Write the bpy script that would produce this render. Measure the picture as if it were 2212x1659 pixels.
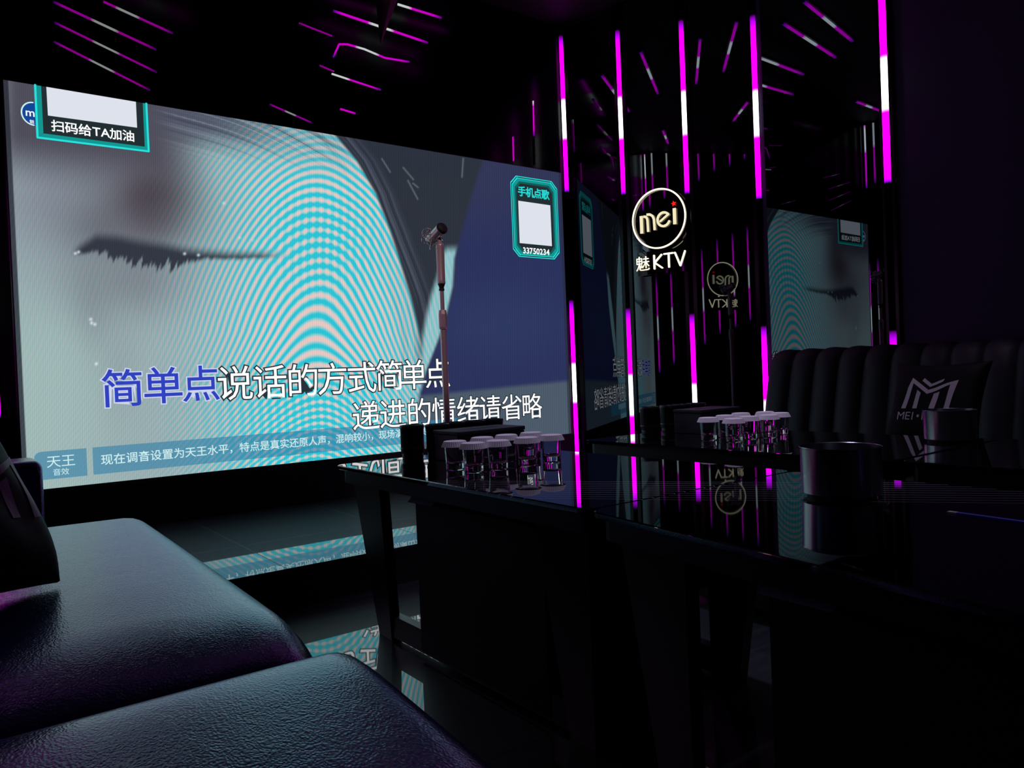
import bpy, bmesh, math, random
import numpy as np
from mathutils import Vector, Matrix

# ------------------------------------------------------------------ camera, light, exposure
SC = bpy.context.scene
COL = SC.collection
for o in list(bpy.data.objects):
    bpy.data.objects.remove(o)

def set_camera():
    cam = bpy.data.cameras.new('camera')
    o = bpy.data.objects.new('camera', cam)
    COL.objects.link(o)
    yaw, pitch, roll, f = 0.64428927, -0.01369206, -0.04028249, 1635.05
    fw = Vector((math.sin(yaw) * math.cos(pitch), math.cos(yaw) * math.cos(pitch), math.sin(pitch)))
    r = Vector((math.cos(yaw), -math.sin(yaw), 0))
    u = r.cross(fw)
    c, s = math.cos(roll), math.sin(roll)
    r2, u2 = c * r + s * u, -s * r + c * u
    o.matrix_world = Matrix(((r2.x, u2.x, -fw.x, 0), (r2.y, u2.y, -fw.y, 0), (r2.z, u2.z, -fw.z, 0.84), (0, 0, 0, 1)))
    cam.sensor_fit = 'HORIZONTAL'
    cam.sensor_width = 36.0
    cam.lens = f / 2212.0 * 36.0
    cam.clip_start = 0.02
    SC.camera = o
set_camera()

w = bpy.data.worlds.new('world')
SC.world = w
w.use_nodes = True
w.node_tree.nodes['Background'].inputs[0].default_value = (0.0012, 0.0010, 0.002, 1)
w.node_tree.nodes['Background'].inputs[1].default_value = 1.0

def spot(name, loc, power, color, cone):
    l = bpy.data.lights.new(name, 'SPOT')
    l.energy, l.color, l.spot_size, l.spot_blend, l.shadow_soft_size = power, color, math.radians(cone), 0.6, 0.05
    o = bpy.data.objects.new(name, l)
    o.location = loc
    COL.objects.link(o)
    return o
# unseen violet fill spots, added to brighten lids, pillow and tables
spot('added_violet_fill', (2.0, 1.75, 3.36), 105.0, (0.74, 0.64, 1.0), 46)
spot('added_violet_fill', (3.0, 1.2, 3.36), 30.0, (0.86, 0.62, 1.0), 50)
sp = spot('added_mic_fill', (0.9, 0.9, 3.30), 130.0, (1.0, 0.74, 0.80), 17)  # unseen pink spot, added to brighten the microphone
sp.rotation_euler = (Vector((1.99, 3.2, 1.28)) - Vector((0.9, 0.9, 3.30))).to_track_quat('-Z', 'Y').to_euler()
spot('added_violet_fill', (1.95, 0.35, 3.36), 40.0, (0.70, 0.66, 1.0), 36)  # one more added fill, over the nearest table

SC.view_settings.view_transform = 'Standard'
SC.view_settings.look = 'None'
SC.view_settings.exposure = 0.0
SC.view_settings.gamma = 1.0
SC.view_settings.use_curve_mapping = False
SC.cycles.max_bounces = 10
SC.cycles.glossy_bounces = 6
SC.cycles.transmission_bounces = 10
SC.cycles.diffuse_bounces = 3
SC.cycles.transparent_max_bounces = 12
SC.cycles.caustics_reflective = False
SC.cycles.caustics_refractive = False
SC.cycles.sample_clamp_indirect = 3.0
SC.cycles.use_denoising = True

# ------------------------------------------------------------------ helpers
def lin(c):
    return tuple(((v / 255.0) / 12.92 if v <= 10 else ((v / 255.0 + 0.055) / 1.055) ** 2.4) for v in c)

def principled(name, base=(0, 0, 0), rough=0.5, metal=0.0, ior=1.5, coat=0.0, coat_rough=0.03, spec=0.5):
    m = bpy.data.materials.new(name)
    m.use_nodes = True
    b = m.node_tree.nodes['Principled BSDF']
    b.inputs['Base Color'].default_value = (*base, 1)
    b.inputs['Roughness'].default_value = rough
    b.inputs['Metallic'].default_value = metal
    b.inputs['IOR'].default_value = ior
    b.inputs['Specular IOR Level'].default_value = spec
    b.inputs['Coat Weight'].default_value = coat
    b.inputs['Coat Roughness'].default_value = coat_rough
    return m

def N(m, kind, **kw):
    n = m.node_tree.nodes.new(kind)
    for k, v in kw.items():
        setattr(n, k, v)
    return n

def L(m, a, b):
    m.node_tree.links.new(a, b)

def bump(m, height_socket, strength, dist=0.002):
    b = N(m, 'ShaderNodeBump')
    b.inputs['Strength'].default_value = strength
    b.inputs['Distance'].default_value = dist
    L(m, height_socket, b.inputs['Height'])
    L(m, b.outputs[0], m.node_tree.nodes['Principled BSDF'].inputs['Normal'])
    L(m, b.outputs[0], m.node_tree.nodes['Principled BSDF'].inputs['Coat Normal'])

def emission(name, color, strength):
    m = bpy.data.materials.new(name)
    m.use_nodes = True
    t = m.node_tree
    t.nodes.clear()
    e = t.nodes.new('ShaderNodeEmission')
    e.inputs[0].default_value = (*color, 1)
    e.inputs[1].default_value = strength
    o = t.nodes.new('ShaderNodeOutputMaterial')
    t.links.new(e.outputs[0], o.inputs[0])
    return m

class MB:
    """collects pieces of one mesh"""
    def __init__(self):
        self.v, self.f, self.s = [], [], []

    def add(self, verts, faces, smooth=False):
        k = len(self.v)
        self.v += [tuple(p) for p in verts]
        self.f += [tuple(i + k for i in f) for f in faces]
        self.s += [smooth] * len(faces)
        return self

    def box(self, x0, x1, y0, y1, z0, z1):
        v = [(x, y, z) for x in (x0, x1) for y in (y0, y1) for z in (z0, z1)]
        f = [(0, 1, 3, 2), (4, 6, 7, 5), (0, 4, 5, 1), (2, 3, 7, 6), (0, 2, 6, 4), (1, 5, 7, 3)]
        return self.add(v, f)

    def obox(self, p, q, width, depth, nrm):
        """bar from p to q, cross-section width x depth, depth along nrm"""
        p, q, n = Vector(p), Vector(q), Vector(nrm).normalized()
        d = (q - p).normalized()
        s = d.cross(n).normalized() * (width / 2)
        v = []
        for b in (p, q):
            for e in (-1, 1):
                for h in (0, 1):
                    v.append(b + s * e + n * depth * h)
        f = [(0, 1, 3, 2), (4, 6, 7, 5), (0, 4, 5, 1), (2, 3, 7, 6), (0, 2, 6, 4), (1, 5, 7, 3)]
        return self.add(v, f)

    def rbox(self, x0, x1, y0, y1, z0, z1, r, seg=(14, 14, 6), puff=0.0, rz=None, sag=None):
        """rounded box; puff lifts the middle of the top"""
        verts, faces, idx = [], [], {}
        lo, hi = np.array([x0, y0, z0]), np.array([x1, y1, z1])
        rr = np.minimum(np.array([r, r, rz or r]), (hi - lo) / 2 * 0.999)
        nx, ny, nz = seg
        def ticks(a, b, r_, n):
            k = 5
            e = [a + r_ * (1 - math.cos(i / k * math.pi / 2)) for i in range(k)]
            m = [a + r_ + (b - a - 2 * r_) * i / n for i in range(n + 1)]
            return e + m + [b - (t - a) for t in reversed(e)]
        T = [ticks(lo[i], hi[i], rr[i], seg[i]) for i in range(3)]
        def vert(p):
            key = tuple(round(c, 6) for c in p)
            if key in idx:
                return idx[key]
            p = np.array(p)
            q = np.clip(p, lo + rr, hi - rr)
            d = (p - q) / rr
            l = np.linalg.norm(d)
            out = q + (d / l * rr if l > 1e-9 else 0)
            if puff:
                u = (out[0] - lo[0]) / (hi[0] - lo[0]) * 2 - 1
                v = (out[1] - lo[1]) / (hi[1] - lo[1]) * 2 - 1
                if out[2] > (lo[2] + hi[2]) / 2:
                    out[2] += puff * max(0, 1 - abs(u) ** 2.6) * max(0, 1 - abs(v) ** 2.6)
            if sag:
                out = np.array(sag(out))
            idx[key] = len(verts)
            verts.append(tuple(out))
            return idx[key]
        for ax in range(3):
            a, b = [(1, 2), (2, 0), (0, 1)][ax]
            for side in (0, 1):
                val = hi[ax] if side else lo[ax]
                A, B = T[a], T[b]
                for i in range(len(A) - 1):
                    for j in range(len(B) - 1):
                        q = []
                        for (s, t) in ((i, j), (i + 1, j), (i + 1, j + 1), (i, j + 1)):
                            p = [0, 0, 0]
                            p[ax], p[a], p[b] = val, A[s], B[t]
                            q.append(vert(p))
                        if not side:
                            q.reverse()
                        q2 = []
                        for t in q:
                            if t not in q2:
                                q2.append(t)
                        if len(q2) > 2:
                            faces.append(tuple(q2))
        return self.add(verts, faces, True)

    def lathe(self, prof, n=40, c=(0, 0, 0), M=None, smooth=True, close=False):
        v, f = [], []
        for (r, z) in prof:
            for k in range(n):
                a = 2 * math.pi * k / n
                v.append((c[0] + r * math.cos(a), c[1] + r * math.sin(a), c[2] + z))
        for i in range(len(prof) - 1):
            for k in range(n):
                f.append((i * n + k, i * n + (k + 1) % n, (i + 1) * n + (k + 1) % n, (i + 1) * n + k))
        if close:
            f.append(tuple(range(n))[::-1])
            f.append(tuple((len(prof) - 1) * n + k for k in range(n)))
        if M is not None:
            v = [tuple(M @ Vector(p)) for p in v]
        return self.add(v, f, smooth)

    def tube(self, path, r, n=10, closed=False):
        path = [Vector(p) for p in path]
        m = len(path)
        v, f = [], []
        up = Vector((0.137, 0.31, 0.93)).normalized()
        for i, p in enumerate(path):
            a = path[(i - 1) % m] if (closed or i > 0) else p
            b = path[(i + 1) % m] if (closed or i < m - 1) else p
            d = (b - a).normalized()
            s = d.cross(up).normalized()
            t = s.cross(d).normalized()
            rr = r[i] if isinstance(r, (list, tuple)) else r
            for k in range(n):
                an = 2 * math.pi * k / n
                v.append(p + s * math.cos(an) * rr + t * math.sin(an) * rr)
        for i in range(m if closed else m - 1):
            j = (i + 1) % m
            for k in range(n):
                f.append((i * n + k, i * n + (k + 1) % n, j * n + (k + 1) % n, j * n + k))
        if not closed:
            f.append(tuple(range(n))[::-1])
            f.append(tuple((m - 1) * n + k for k in range(n)))
        return self.add(v, f, True)

    def prism(self, poly, h0, h1, axes='xyz'):
        """polygon in the first two axes, extruded along the third"""
        n = len(poly)
        order = {'xyz': lambda a, b, c: (a, b, c), 'xzy': lambda a, b, c: (a, c, b), 'yzx': lambda a, b, c: (c, a, b)}[axes]
        v = [order(a, b, h0) for a, b in poly] + [order(a, b, h1) for a, b in poly]
        f = [tuple(range(n))[::-1], tuple(range(n, 2 * n))] + [(i, (i + 1) % n, n + (i + 1) % n, n + i) for i in range(n)]
        return self.add(v, f)

    def stroke(self, pts, wd, h0, h1, axes='xzy', caps=True):
        """flat stroke along 2D points with round joints and ends"""
        for a, b in zip(pts[:-1], pts[1:]):
            a, b = np.array(a, float), np.array(b, float)
            d = b - a
            l = np.linalg.norm(d)
            if l < 1e-9:
                continue
            d /= l
            s = np.array([-d[1], d[0]]) * wd / 2
            if caps:
                poly = []
                base = math.atan2(-s[1], -s[0])
                for k in range(7):
                    t = base + (math.pi * k / 6 if False else -math.pi * k / 6)
                    poly.append(tuple(a + wd / 2 * np.array([math.cos(base - math.pi + math.pi + 0), 0]) * 0 + wd / 2 * np.array([math.cos(math.atan2(s[1], s[0]) + math.pi * k / 6), math.sin(math.atan2(s[1], s[0]) + math.pi * k / 6)])))
                for k in range(7):
                    t = math.atan2(-s[1], -s[0]) + math.pi * k / 6
                    poly.append(tuple(b + wd / 2 * np.array([math.cos(t), math.sin(t)])))
            else:
                poly = [tuple(a + s), tuple(a - s), tuple(b - s), tuple(b + s)]
            self.prism(poly, h0, h1, axes)
        return self

    def build(self, name, mat, parent=None, origin=None):
        me = bpy.data.meshes.new(name)
        off = Vector((0, 0, 0))
        if origin is not None:
            off = Vector(origin)
        elif parent is not None:
            p = parent
            while p is not None:
                if p.rotation_euler.z == 0:
                    off += p.location
                p = p.parent
        me.from_pydata([tuple(Vector(p) - off) for p in self.v], [], self.f)
        me.polygons.foreach_set('use_smooth', self.s)
        sharp = any(self.s)
        bm = bmesh.new()
        bm.from_mesh(me)
        bmesh.ops.recalc_face_normals(bm, faces=bm.faces)
        bm.to_mesh(me)
        bm.free()
        me.update()
        if sharp:
            me.set_sharp_from_angle(angle=math.radians(38))
        me.materials.append(mat)
        o = bpy.data.objects.new(name, me)
        COL.objects.link(o)
        if parent is not None:
            o.parent = parent
        elif origin is not None:
            o.location = off
        return o

def tag(o, label=None, cat=None, group=None, kind=None):
    if label: o['label'] = label
    if cat: o['category'] = cat
    if group: o['group'] = group
    if kind: o['kind'] = kind
    return o

def thing(name, label, cat, loc=(0, 0, 0), rotz=0.0, group=None):
    o = bpy.data.objects.new(name, None)
    o.empty_display_size = 0.05
    o.location = loc
    o.rotation_euler = (0, 0, rotz)
    COL.objects.link(o)
    return tag(o, label, cat, group)

def struct(o, label=None):
    return tag(o, label, None, None, 'structure')

def dup(src, label, loc, rotz=None, group=None):
    def cp(o, parent):
        c = o.copy()
        COL.objects.link(c)
        if parent is not None:
            c.parent = parent
        for ch in o.children:
            cp(ch, c)
        return c
    r = cp(src, None)
    r.location = loc
    if rotz is not None:
        r.rotation_euler = (0, 0, rotz)
    tag(r, label, None, group)
    return r

_tc = bpy.data.curves.new('type', 'FONT')
_tc.resolution_u = 3
_to = bpy.data.objects.new('type', _tc)
COL.objects.link(_to)
_glyphs = {}
def glyph(ch, offset=0.0):
    key = (ch, offset)
    if key not in _glyphs:
        _tc.body = ch
        _tc.offset = offset
        dg = bpy.context.evaluated_depsgraph_get()
        dg.update()
        ev = _to.evaluated_get(dg)
        m = ev.to_mesh()
        _glyphs[key] = ([tuple(v.co) for v in m.vertices], [tuple(p.vertices) for p in m.polygons])
        ev.to_mesh_clear()
    return _glyphs[key]

def place_text(mb, chars, em, y, offset=0.0, sx=1.0, fixed=True):
    """chars: (char, centre x, centre z); flat letters in the plane Y=y"""
    for ch, cx, cz in chars:
        v, f = glyph(ch, offset)
        wide = ord(ch) > 0x2000 and ch != '•'
        if wide:
            ox, oz = 0.5, 0.38
        else:
            xs = [p[0] for p in v]
            ox, oz = (min(xs) + max(xs)) / 2, 0.35
        mb.add([(cx + (p[0] - ox) * em * sx, y, cz + (p[1] - oz) * em) for p in v], f)
    return mb

# ------------------------------------------------------------------ materials
M = {}
M['wall_black'] = principled('gloss_black_panel', (0.0025, 0.0025, 0.0035), 0.14, ior=1.45, spec=0.12)
M['wall_dark'] = principled('dark_plum_wallcovering', (0.085, 0.034, 0.115), 0.8, spec=0.2)
M['ceiling'] = principled('matt_black_ceiling', (0.004, 0.004, 0.005), 0.6)
M['mirror'] = principled('smoked_mirror', (0.085, 0.094, 0.106), 0.008, 1.0)
M['post'] = principled('polished_black_metal', (0.03, 0.026, 0.03), 0.16, 1.0)
M['black_glass'] = principled('black_glass', (0.002, 0.002, 0.0025), 0.02, ior=1.9)
M['black_metal'] = principled('black_powder_coat', (0.006, 0.006, 0.0075), 0.38)
M['apron'] = principled('dark_bronze_apron', (0.030, 0.026, 0.028), 0.34)
M['black_matt'] = principled('matt_black', (0.004, 0.004, 0.005), 0.6)
M['satin_steel'] = principled('pale_satin_metal', (0.85, 0.83, 0.88), 0.5)
M['brown_metal'] = principled('brown_satin_panel', (0.34, 0.25, 0.23), 0.45)
M['steel'] = principled('brushed_steel', (0.42, 0.42, 0.45), 0.22, 1.0)
M['rose_metal'] = principled('rose_chrome', (0.62, 0.44, 0.47), 0.32, 0.55)
M['rose_star'] = principled('rose_lacquered_metal', (0.62, 0.30, 0.42), 0.35, 0.4)
M['chrome'] = principled('chrome', (0.66, 0.56, 0.56), 0.22, 0.75)
M['paper'] = principled('white_paper', (0.80, 0.78, 0.80), 0.7)
M['print'] = principled('pale_print', (0.62, 0.58, 0.64), 0.6)
M['strip'] = principled('plain_violet', (0.10, 0.11, 0.75), 0.35)
M['silver_tip'] = principled('silver_tip', (0.75, 0.75, 0.85), 0.4)
M['off'] = principled('dead_pixels', (0.02, 0.02, 0.024), 0.5)

def leather(name, base, rough, strength, scale=330.0, ior=1.5, tint=(1, 1, 1), coat=0.0):
    m = principled(name, base, rough, ior=ior, coat=coat, coat_rough=rough)
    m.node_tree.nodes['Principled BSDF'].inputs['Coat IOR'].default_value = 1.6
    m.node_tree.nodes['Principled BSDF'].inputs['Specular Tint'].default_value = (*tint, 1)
    tc = N(m, 'ShaderNodeTexCoord')
    mp = N(m, 'ShaderNodeMapping')
    mp.inputs['Scale'].default_value = (1.0, 0.75, 1.0)
    L(m, tc.outputs['Object'], mp.inputs[0])
    no = N(m, 'ShaderNodeTexNoise')
    no.inputs['Scale'].default_value = 40
    L(m, mp.outputs[0], no.inputs['Vector'])
    mx = N(m, 'ShaderNodeMixRGB')
    mx.inputs[0].default_value = 0.012
    L(m, mp.outputs[0], mx.inputs[1])
    L(m, no.outputs['Color'], mx.inputs[2])
    vo = N(m, 'ShaderNodeTexVoronoi', feature='SMOOTH_F1')
    vo.inputs['Scale'].default_value = scale
    L(m, mx.outputs[0], vo.inputs['Vector'])
    big = N(m, 'ShaderNodeTexNoise')
    big.inputs['Scale'].default_value = 7
    L(m, tc.outputs['Object'], big.inputs['Vector'])
    ad = N(m, 'ShaderNodeMath', operation='MULTIPLY_ADD')
    ad.inputs[1].default_value = 2.0
    L(m, big.outputs[0], ad.inputs[0])
    L(m, vo.outputs['Distance'], ad.inputs[2])
    bump(m, ad.outputs[0], strength, 0.0014)
    return m
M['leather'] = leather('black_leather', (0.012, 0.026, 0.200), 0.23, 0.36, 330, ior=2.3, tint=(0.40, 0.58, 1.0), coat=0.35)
M['leather_dim'] = leather('black_leatherette', (0.014, 0.015, 0.024), 0.55, 0.3, 420)
M['cup_leather'] = leather('black_dice_cup_leather', (0.008, 0.008, 0.009), 0.35, 0.3, 500)
M['pillow'] = leather('black_satin_cloth', (0.003, 0.003, 0.004), 0.6, 0.2, 600, ior=1.25)

def glass_mat():
    m = principled('clear_glass', (1, 1, 1), 0.0, ior=1.46)
    m.node_tree.nodes['Principled BSDF'].inputs['Transmission Weight'].default_value = 1.0
    return m
M['glass'] = glass_mat()

def floor_mat(name, x_off, y_off):
    m = principled(name, (0.03, 0.032, 0.034), 0.42, ior=1.5, coat=1.0, coat_rough=0.02)
    b = m.node_tree.nodes['Principled BSDF']
    b.inputs['Coat IOR'].default_value = 1.9
    geo = N(m, 'ShaderNodeNewGeometry')
    sep = N(m, 'ShaderNodeSeparateXYZ')
    L(m, geo.outputs['Position'], sep.inputs[0])
    lines = []
    for k, (off, size) in enumerate(((x_off, 0.65), (y_off, 1.3))):
        a = N(m, 'ShaderNodeMath', operation='SUBTRACT')
        L(m, sep.outputs[k], a.inputs[0]); a.inputs[1].default_value = off - 20 * size
        d = N(m, 'ShaderNodeMath', operation='MODULO')
        L(m, a.outputs[0], d.inputs[0]); d.inputs[1].default_value = size
        l = N(m, 'ShaderNodeMath', operation='LESS_THAN')
        L(m, d.outputs[0], l.inputs[0]); l.inputs[1].default_value = 0.004
        lines.append(l)
    mx = N(m, 'ShaderNodeMath', operation='MAXIMUM')
    L(m, lines[0].outputs[0], mx.inputs[0]); L(m, lines[1].outputs[0], mx.inputs[1])
    inv = N(m, 'ShaderNodeMath', operation='SUBTRACT')
    inv.inputs[0].default_value = 1.0
    L(m, mx.outputs[0], inv.inputs[1])
    L(m, inv.outputs[0], b.inputs['Coat Weight'])
    no = N(m, 'ShaderNodeTexNoise')
    no.inputs['Scale'].default_value = 5
    no.inputs['Detail'].default_value = 6
    mp = N(m, 'ShaderNodeMapping')
    mp.inputs['Scale'].default_value = (1.0, 6.0, 1.0)
    L(m, geo.outputs['Position'], mp.inputs[0])
    L(m, mp.outputs[0], no.inputs['Vector'])
    ramp = N(m, 'ShaderNodeValToRGB')
    ramp.color_ramp.elements[0].position, ramp.color_ramp.elements[1].position = 0.3, 0.75
    ramp.color_ramp.elements[0].color = (0.012, 0.016, 0.020, 1)
    ramp.color_ramp.elements[1].color = (0.032, 0.038, 0.044, 1)
    L(m, no.outputs[0], ramp.inputs[0])
    L(m, ramp.outputs[0], b.inputs['Base Color'])
    return m
M['tile'] = floor_mat('polished_dark_tile', 1.2, 2.66)
M['stage_tile'] = floor_mat('polished_dark_stage_tile', 0.995, 2.0)

def table_glass():
    m = M['table'] = principled('scratched_black_glass', (0.002, 0.002, 0.0025), 0.02, ior=2.25)
    # fine pale wipe streaks in the glass
    geo = N(m, 'ShaderNodeNewGeometry')
    mp = N(m, 'ShaderNodeMapping')
    mp.inputs['Rotation'].default_value = (0, 0, math.radians(54))
    L(m, geo.outputs['Position'], mp.inputs[0])
    sep = N(m, 'ShaderNodeSeparateXYZ')
    L(m, mp.outputs[0], sep.inputs[0])
    md = N(m, 'ShaderNodeMath', operation='PINGPONG')
    L(m, sep.outputs[1], md.inputs[0]); md.inputs[1].default_value = 0.014
    lt = N(m, 'ShaderNodeMath', operation='LESS_THAN')
    L(m, md.outputs[0], lt.inputs[0]); lt.inputs[1].default_value = 0.0013
    lo = N(m, 'ShaderNodeMath', operation='GREATER_THAN')
    L(m, sep.outputs[1], lo.inputs[0]); lo.inputs[1].default_value = 1.60
    hi = N(m, 'ShaderNodeMath', operation='LESS_THAN')
    L(m, sep.outputs[1], hi.inputs[0]); hi.inputs[1].default_value = 1.90
    m1 = N(m, 'ShaderNodeMath', operation='MULTIPLY'); L(m, lt.outputs[0], m1.inputs[0]); L(m, lo.outputs[0], m1.inputs[1])
    m2 = N(m, 'ShaderNodeMath', operation='MULTIPLY'); L(m, m1.outputs[0], m2.inputs[0]); L(m, hi.outputs[0], m2.inputs[1])
    lt = m2
    no = N(m, 'ShaderNodeTexNoise')
    no.inputs['Scale'].default_value = 3.0
    L(m, geo.outputs['Position'], no.inputs['Vector'])
    ml = N(m, 'ShaderNodeMath', operation='MULTIPLY')
    L(m, lt.outputs[0], ml.inputs[0]); L(m, no.outputs[0], ml.inputs[1])
    mx = N(m, 'ShaderNodeMixRGB')
    L(m, ml.outputs[0], mx.inputs[0])
    mx.inputs[1].default_value = (0.002, 0.002, 0.0025, 1)
    mx.inputs[2].default_value = (0.7, 0.7, 0.78, 1)
    L(m, mx.outputs[0], m.node_tree.nodes['Principled BSDF'].inputs['Base Color'])
    return m
table_glass()

PERIOD = 1.95
def led_mat(name, strength, pulse=True):
    """running-light LED diffuser: the mesh attribute 'pz' is the place along the pattern"""
    m = bpy.data.materials.new(name)
    m.use_nodes = True
    t = m.node_tree
    t.nodes.clear()
    at = N(m, 'ShaderNodeAttribute', attribute_name='pz')
    ad = N(m, 'ShaderNodeMath', operation='ADD'); ad.inputs[1].default_value = PERIOD * 4
    L(m, at.outputs['Fac'], ad.inputs[0])
    md = N(m, 'ShaderNodeMath', operation='MODULO'); md.inputs[1].default_value = PERIOD
    L(m, ad.outputs[0], md.inputs[0])
    dv = N(m, 'ShaderNodeMath', operation='DIVIDE'); dv.inputs[1].default_value = PERIOD
    L(m, md.outputs[0], dv.inputs[0])
    r = N(m, 'ShaderNodeValToRGB')
    cr = r.color_ramp
    stops = [(0.0, (0, 0, 0)), (0.012, (0.25, 0, 0.6)), (0.05, (1, 0, 0.92)), (0.198, (1, 0, 0.92)), (0.222, (0.92, 0.98, 1)),
             (0.328, (0.92, 0.98, 1)), (0.352, (1, 0, 0.92)), (0.50, (0.95, 0, 0.9)), (0.555, (0.22, 0, 0.4)), (0.59, (0, 0, 0))]
    while len(cr.elements) < len(stops):
        cr.elements.new(0.5)
    for e, (p, c) in zip(cr.elements, stops):
        e.position = p
        e.color = (*c, 1)
    L(m, dv.outputs[0], r.inputs[0])
    e = N(m, 'ShaderNodeEmission')
    L(m, r.outputs[0], e.inputs[0])
    e.inputs[1].default_value = strength
    o = N(m, 'ShaderNodeOutputMaterial')
    L(m, e.outputs[0], o.inputs[0])
    return m
M['led'] = led_mat('magenta_running_led', 4.0)
M['led_left'] = led_mat('magenta_running_led_left', 1.9)
M['led_ceiling'] = led_mat('magenta_running_led_ceiling', 2.6)
M['reflection_dim'] = led_mat('dim_magenta_reflection', 0.6)  # emissive colour standing in for reflected light bars above the screen
M['reflection_faint'] = led_mat('faint_violet_reflection', 0.24)  # same painted-in reflection glow, weaker

def set_pz(o, fn):
    me = o.data
    a = me.attributes.new('pz', 'FLOAT', 'POINT')
    wm = o.parent.matrix_world if False else None
    a.data.foreach_set('value', [fn(v.co) for v in me.vertices])

# ------------------------------------------------------------------ the room
CEIL = 3.4
SY = 4.178                       # screen plane
RW = [(3.761, 4.228), (3.897, 3.777), (4.033, 3.324), (4.170, 2.868)]     # light bars along the angled right wall
RT = Vector((0.2882, -0.9576, 0)); RN = Vector((-0.9576, -0.2882, 0))
LA, LB = Vector((0.2, 4.23, 0)), Vector((-0.6, 2.83, 0))
LT = (LB - LA).normalized(); LN = Vector((-LT.y, LT.x, 0)); LN = LN if LN.x > 0 else -LN

mb = MB(); mb.add([(-1.1, -2.2, 0), (4.6, -2.2, 0), (4.6, 4.4, 0), (-1.1, 4.4, 0)], [(0, 1, 2, 3)])
mb.add([(-1.1, -2.2, -0.1), (4.6, -2.2, -0.1), (4.6, 4.4, -0.1), (-1.1, 4.4, -0.1)], [(0, 3, 2, 1)])
struct(mb.build('floor', M['tile']), 'polished dark tiled floor')
mb = MB(); mb.box(-1.1, 4.6, -2.2, 4.4, CEIL, CEIL + 0.1)
struct(mb.build('ceiling', M['ceiling']), 'black ceiling')
mb = MB(); mb.box(-1.1, 4.6, 4.24, 4.34, 0, CEIL)
struct(mb.build('wall_front', M['wall_black']), 'glossy black wall behind the screen')
mb = MB(); mb.box(-1.1, 4.6, -2.3, -2.2, 0, CEIL)
struct(mb.build('wall_back', M['wall_dark']), 'dark wall behind the camera')
mb = MB()
mb.prism([(3.775, 4.24), (4.19, 2.86), (4.16, 2.84), (4.16, -2.2), (4.3, -2.2), (4.3, 4.24)], 0, CEIL)
struct(mb.build('wall_right', M['wall_dark']), 'dark plum wall above the right sofa')
mb = MB()
mb.prism([(0.185, 4.24), (-0.625, 2.83), (-0.62, -2.2), (-0.75, -2.2), (-0.75, 4.24)], 0, CEIL)
struct(mb.build('wall_left', M['wall_black']), 'glossy black wall beside the left sofa')
# raised stage below the screen
mb = MB(); mb.prism([(0.53, 2.765), (3.95, 2.765), (3.95, 4.24), (0.19, 4.24), (0.0, 3.9), (0.0, 3.0), (0.53, 3.0)], 0.0, 0.148)
o = mb.build('stage_platform', M['stage_tile']); struct(o, 'low tiled stage in front of the screen')
mb = MB(); mb.box(0.53, 3.95, 2.757, 2.7645, 0.0, 0.140)
struct(mb.build('trim_1', M['black_matt']), 'black riser of the stage step')
mb = MB(); mb.box(0.28, 3.70, SY + 0.006, 4.239, 0.149, 0.384)
struct(mb.build('trim_2', M['black_matt']), 'black plinth below the screen')

# smoked mirror panels with light bars between them
def wall_pt(i, f):          # point a fraction f of the way from bar i to bar i+1
    a, b = Vector((*RW[i], 0)), Vector((*RW[i + 1], 0))
    return a + (b - a) * f
mirror_words = ['smoked mirror panel next to the screen, behind nothing but its reflection',
                'smoked mirror panel carrying the round illuminated sign',
                'smoked mirror panel between third and fourth light bars from the screen',
                'smoked mirror panel above the right sofa reflecting the closed eye']
def mirror_panel(a, b, nrm, z0, z1, label):
    a, b = Vector(a), Vector(b)
    mb = MB()
    mb.obox((a.x, a.y, (z0 + z1) / 2), (b.x, b.y, (z0 + z1) / 2), z1 - z0, 0.008, nrm)
    o = mb.build('mirror_panel', M['mirror'], origin=((a.x + b.x) / 2, (a.y + b.y) / 2, z0))
    tag(o, label, 'mirror', 'smoked mirror panels on the side walls')
    return o
e = 0.045
for i in range(3):
    a = Vector((*RW[i], 0)) + RT * e; b = Vector((*RW[i + 1], 0)) - RT * e
    mirror_panel(a - RN * 0.008, b - RN * 0.008, RN, 0.16 if i < 2 else 0.02, CEIL - 0.02,
                 ['smoked mirror panel beside the screen, reflecting its song code card',
                  'smoked mirror panel carrying the round illuminated sign',
                  'smoked mirror panel between third and fourth light bars from the screen'][i])
mirror_panel((4.148, 2.80, 0), (4.148, 2.08, 0), (-1, 0, 0), 0.02, CEIL - 0.02, 'smoked mirror panel above the right sofa, reflecting the closed eye')

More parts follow.
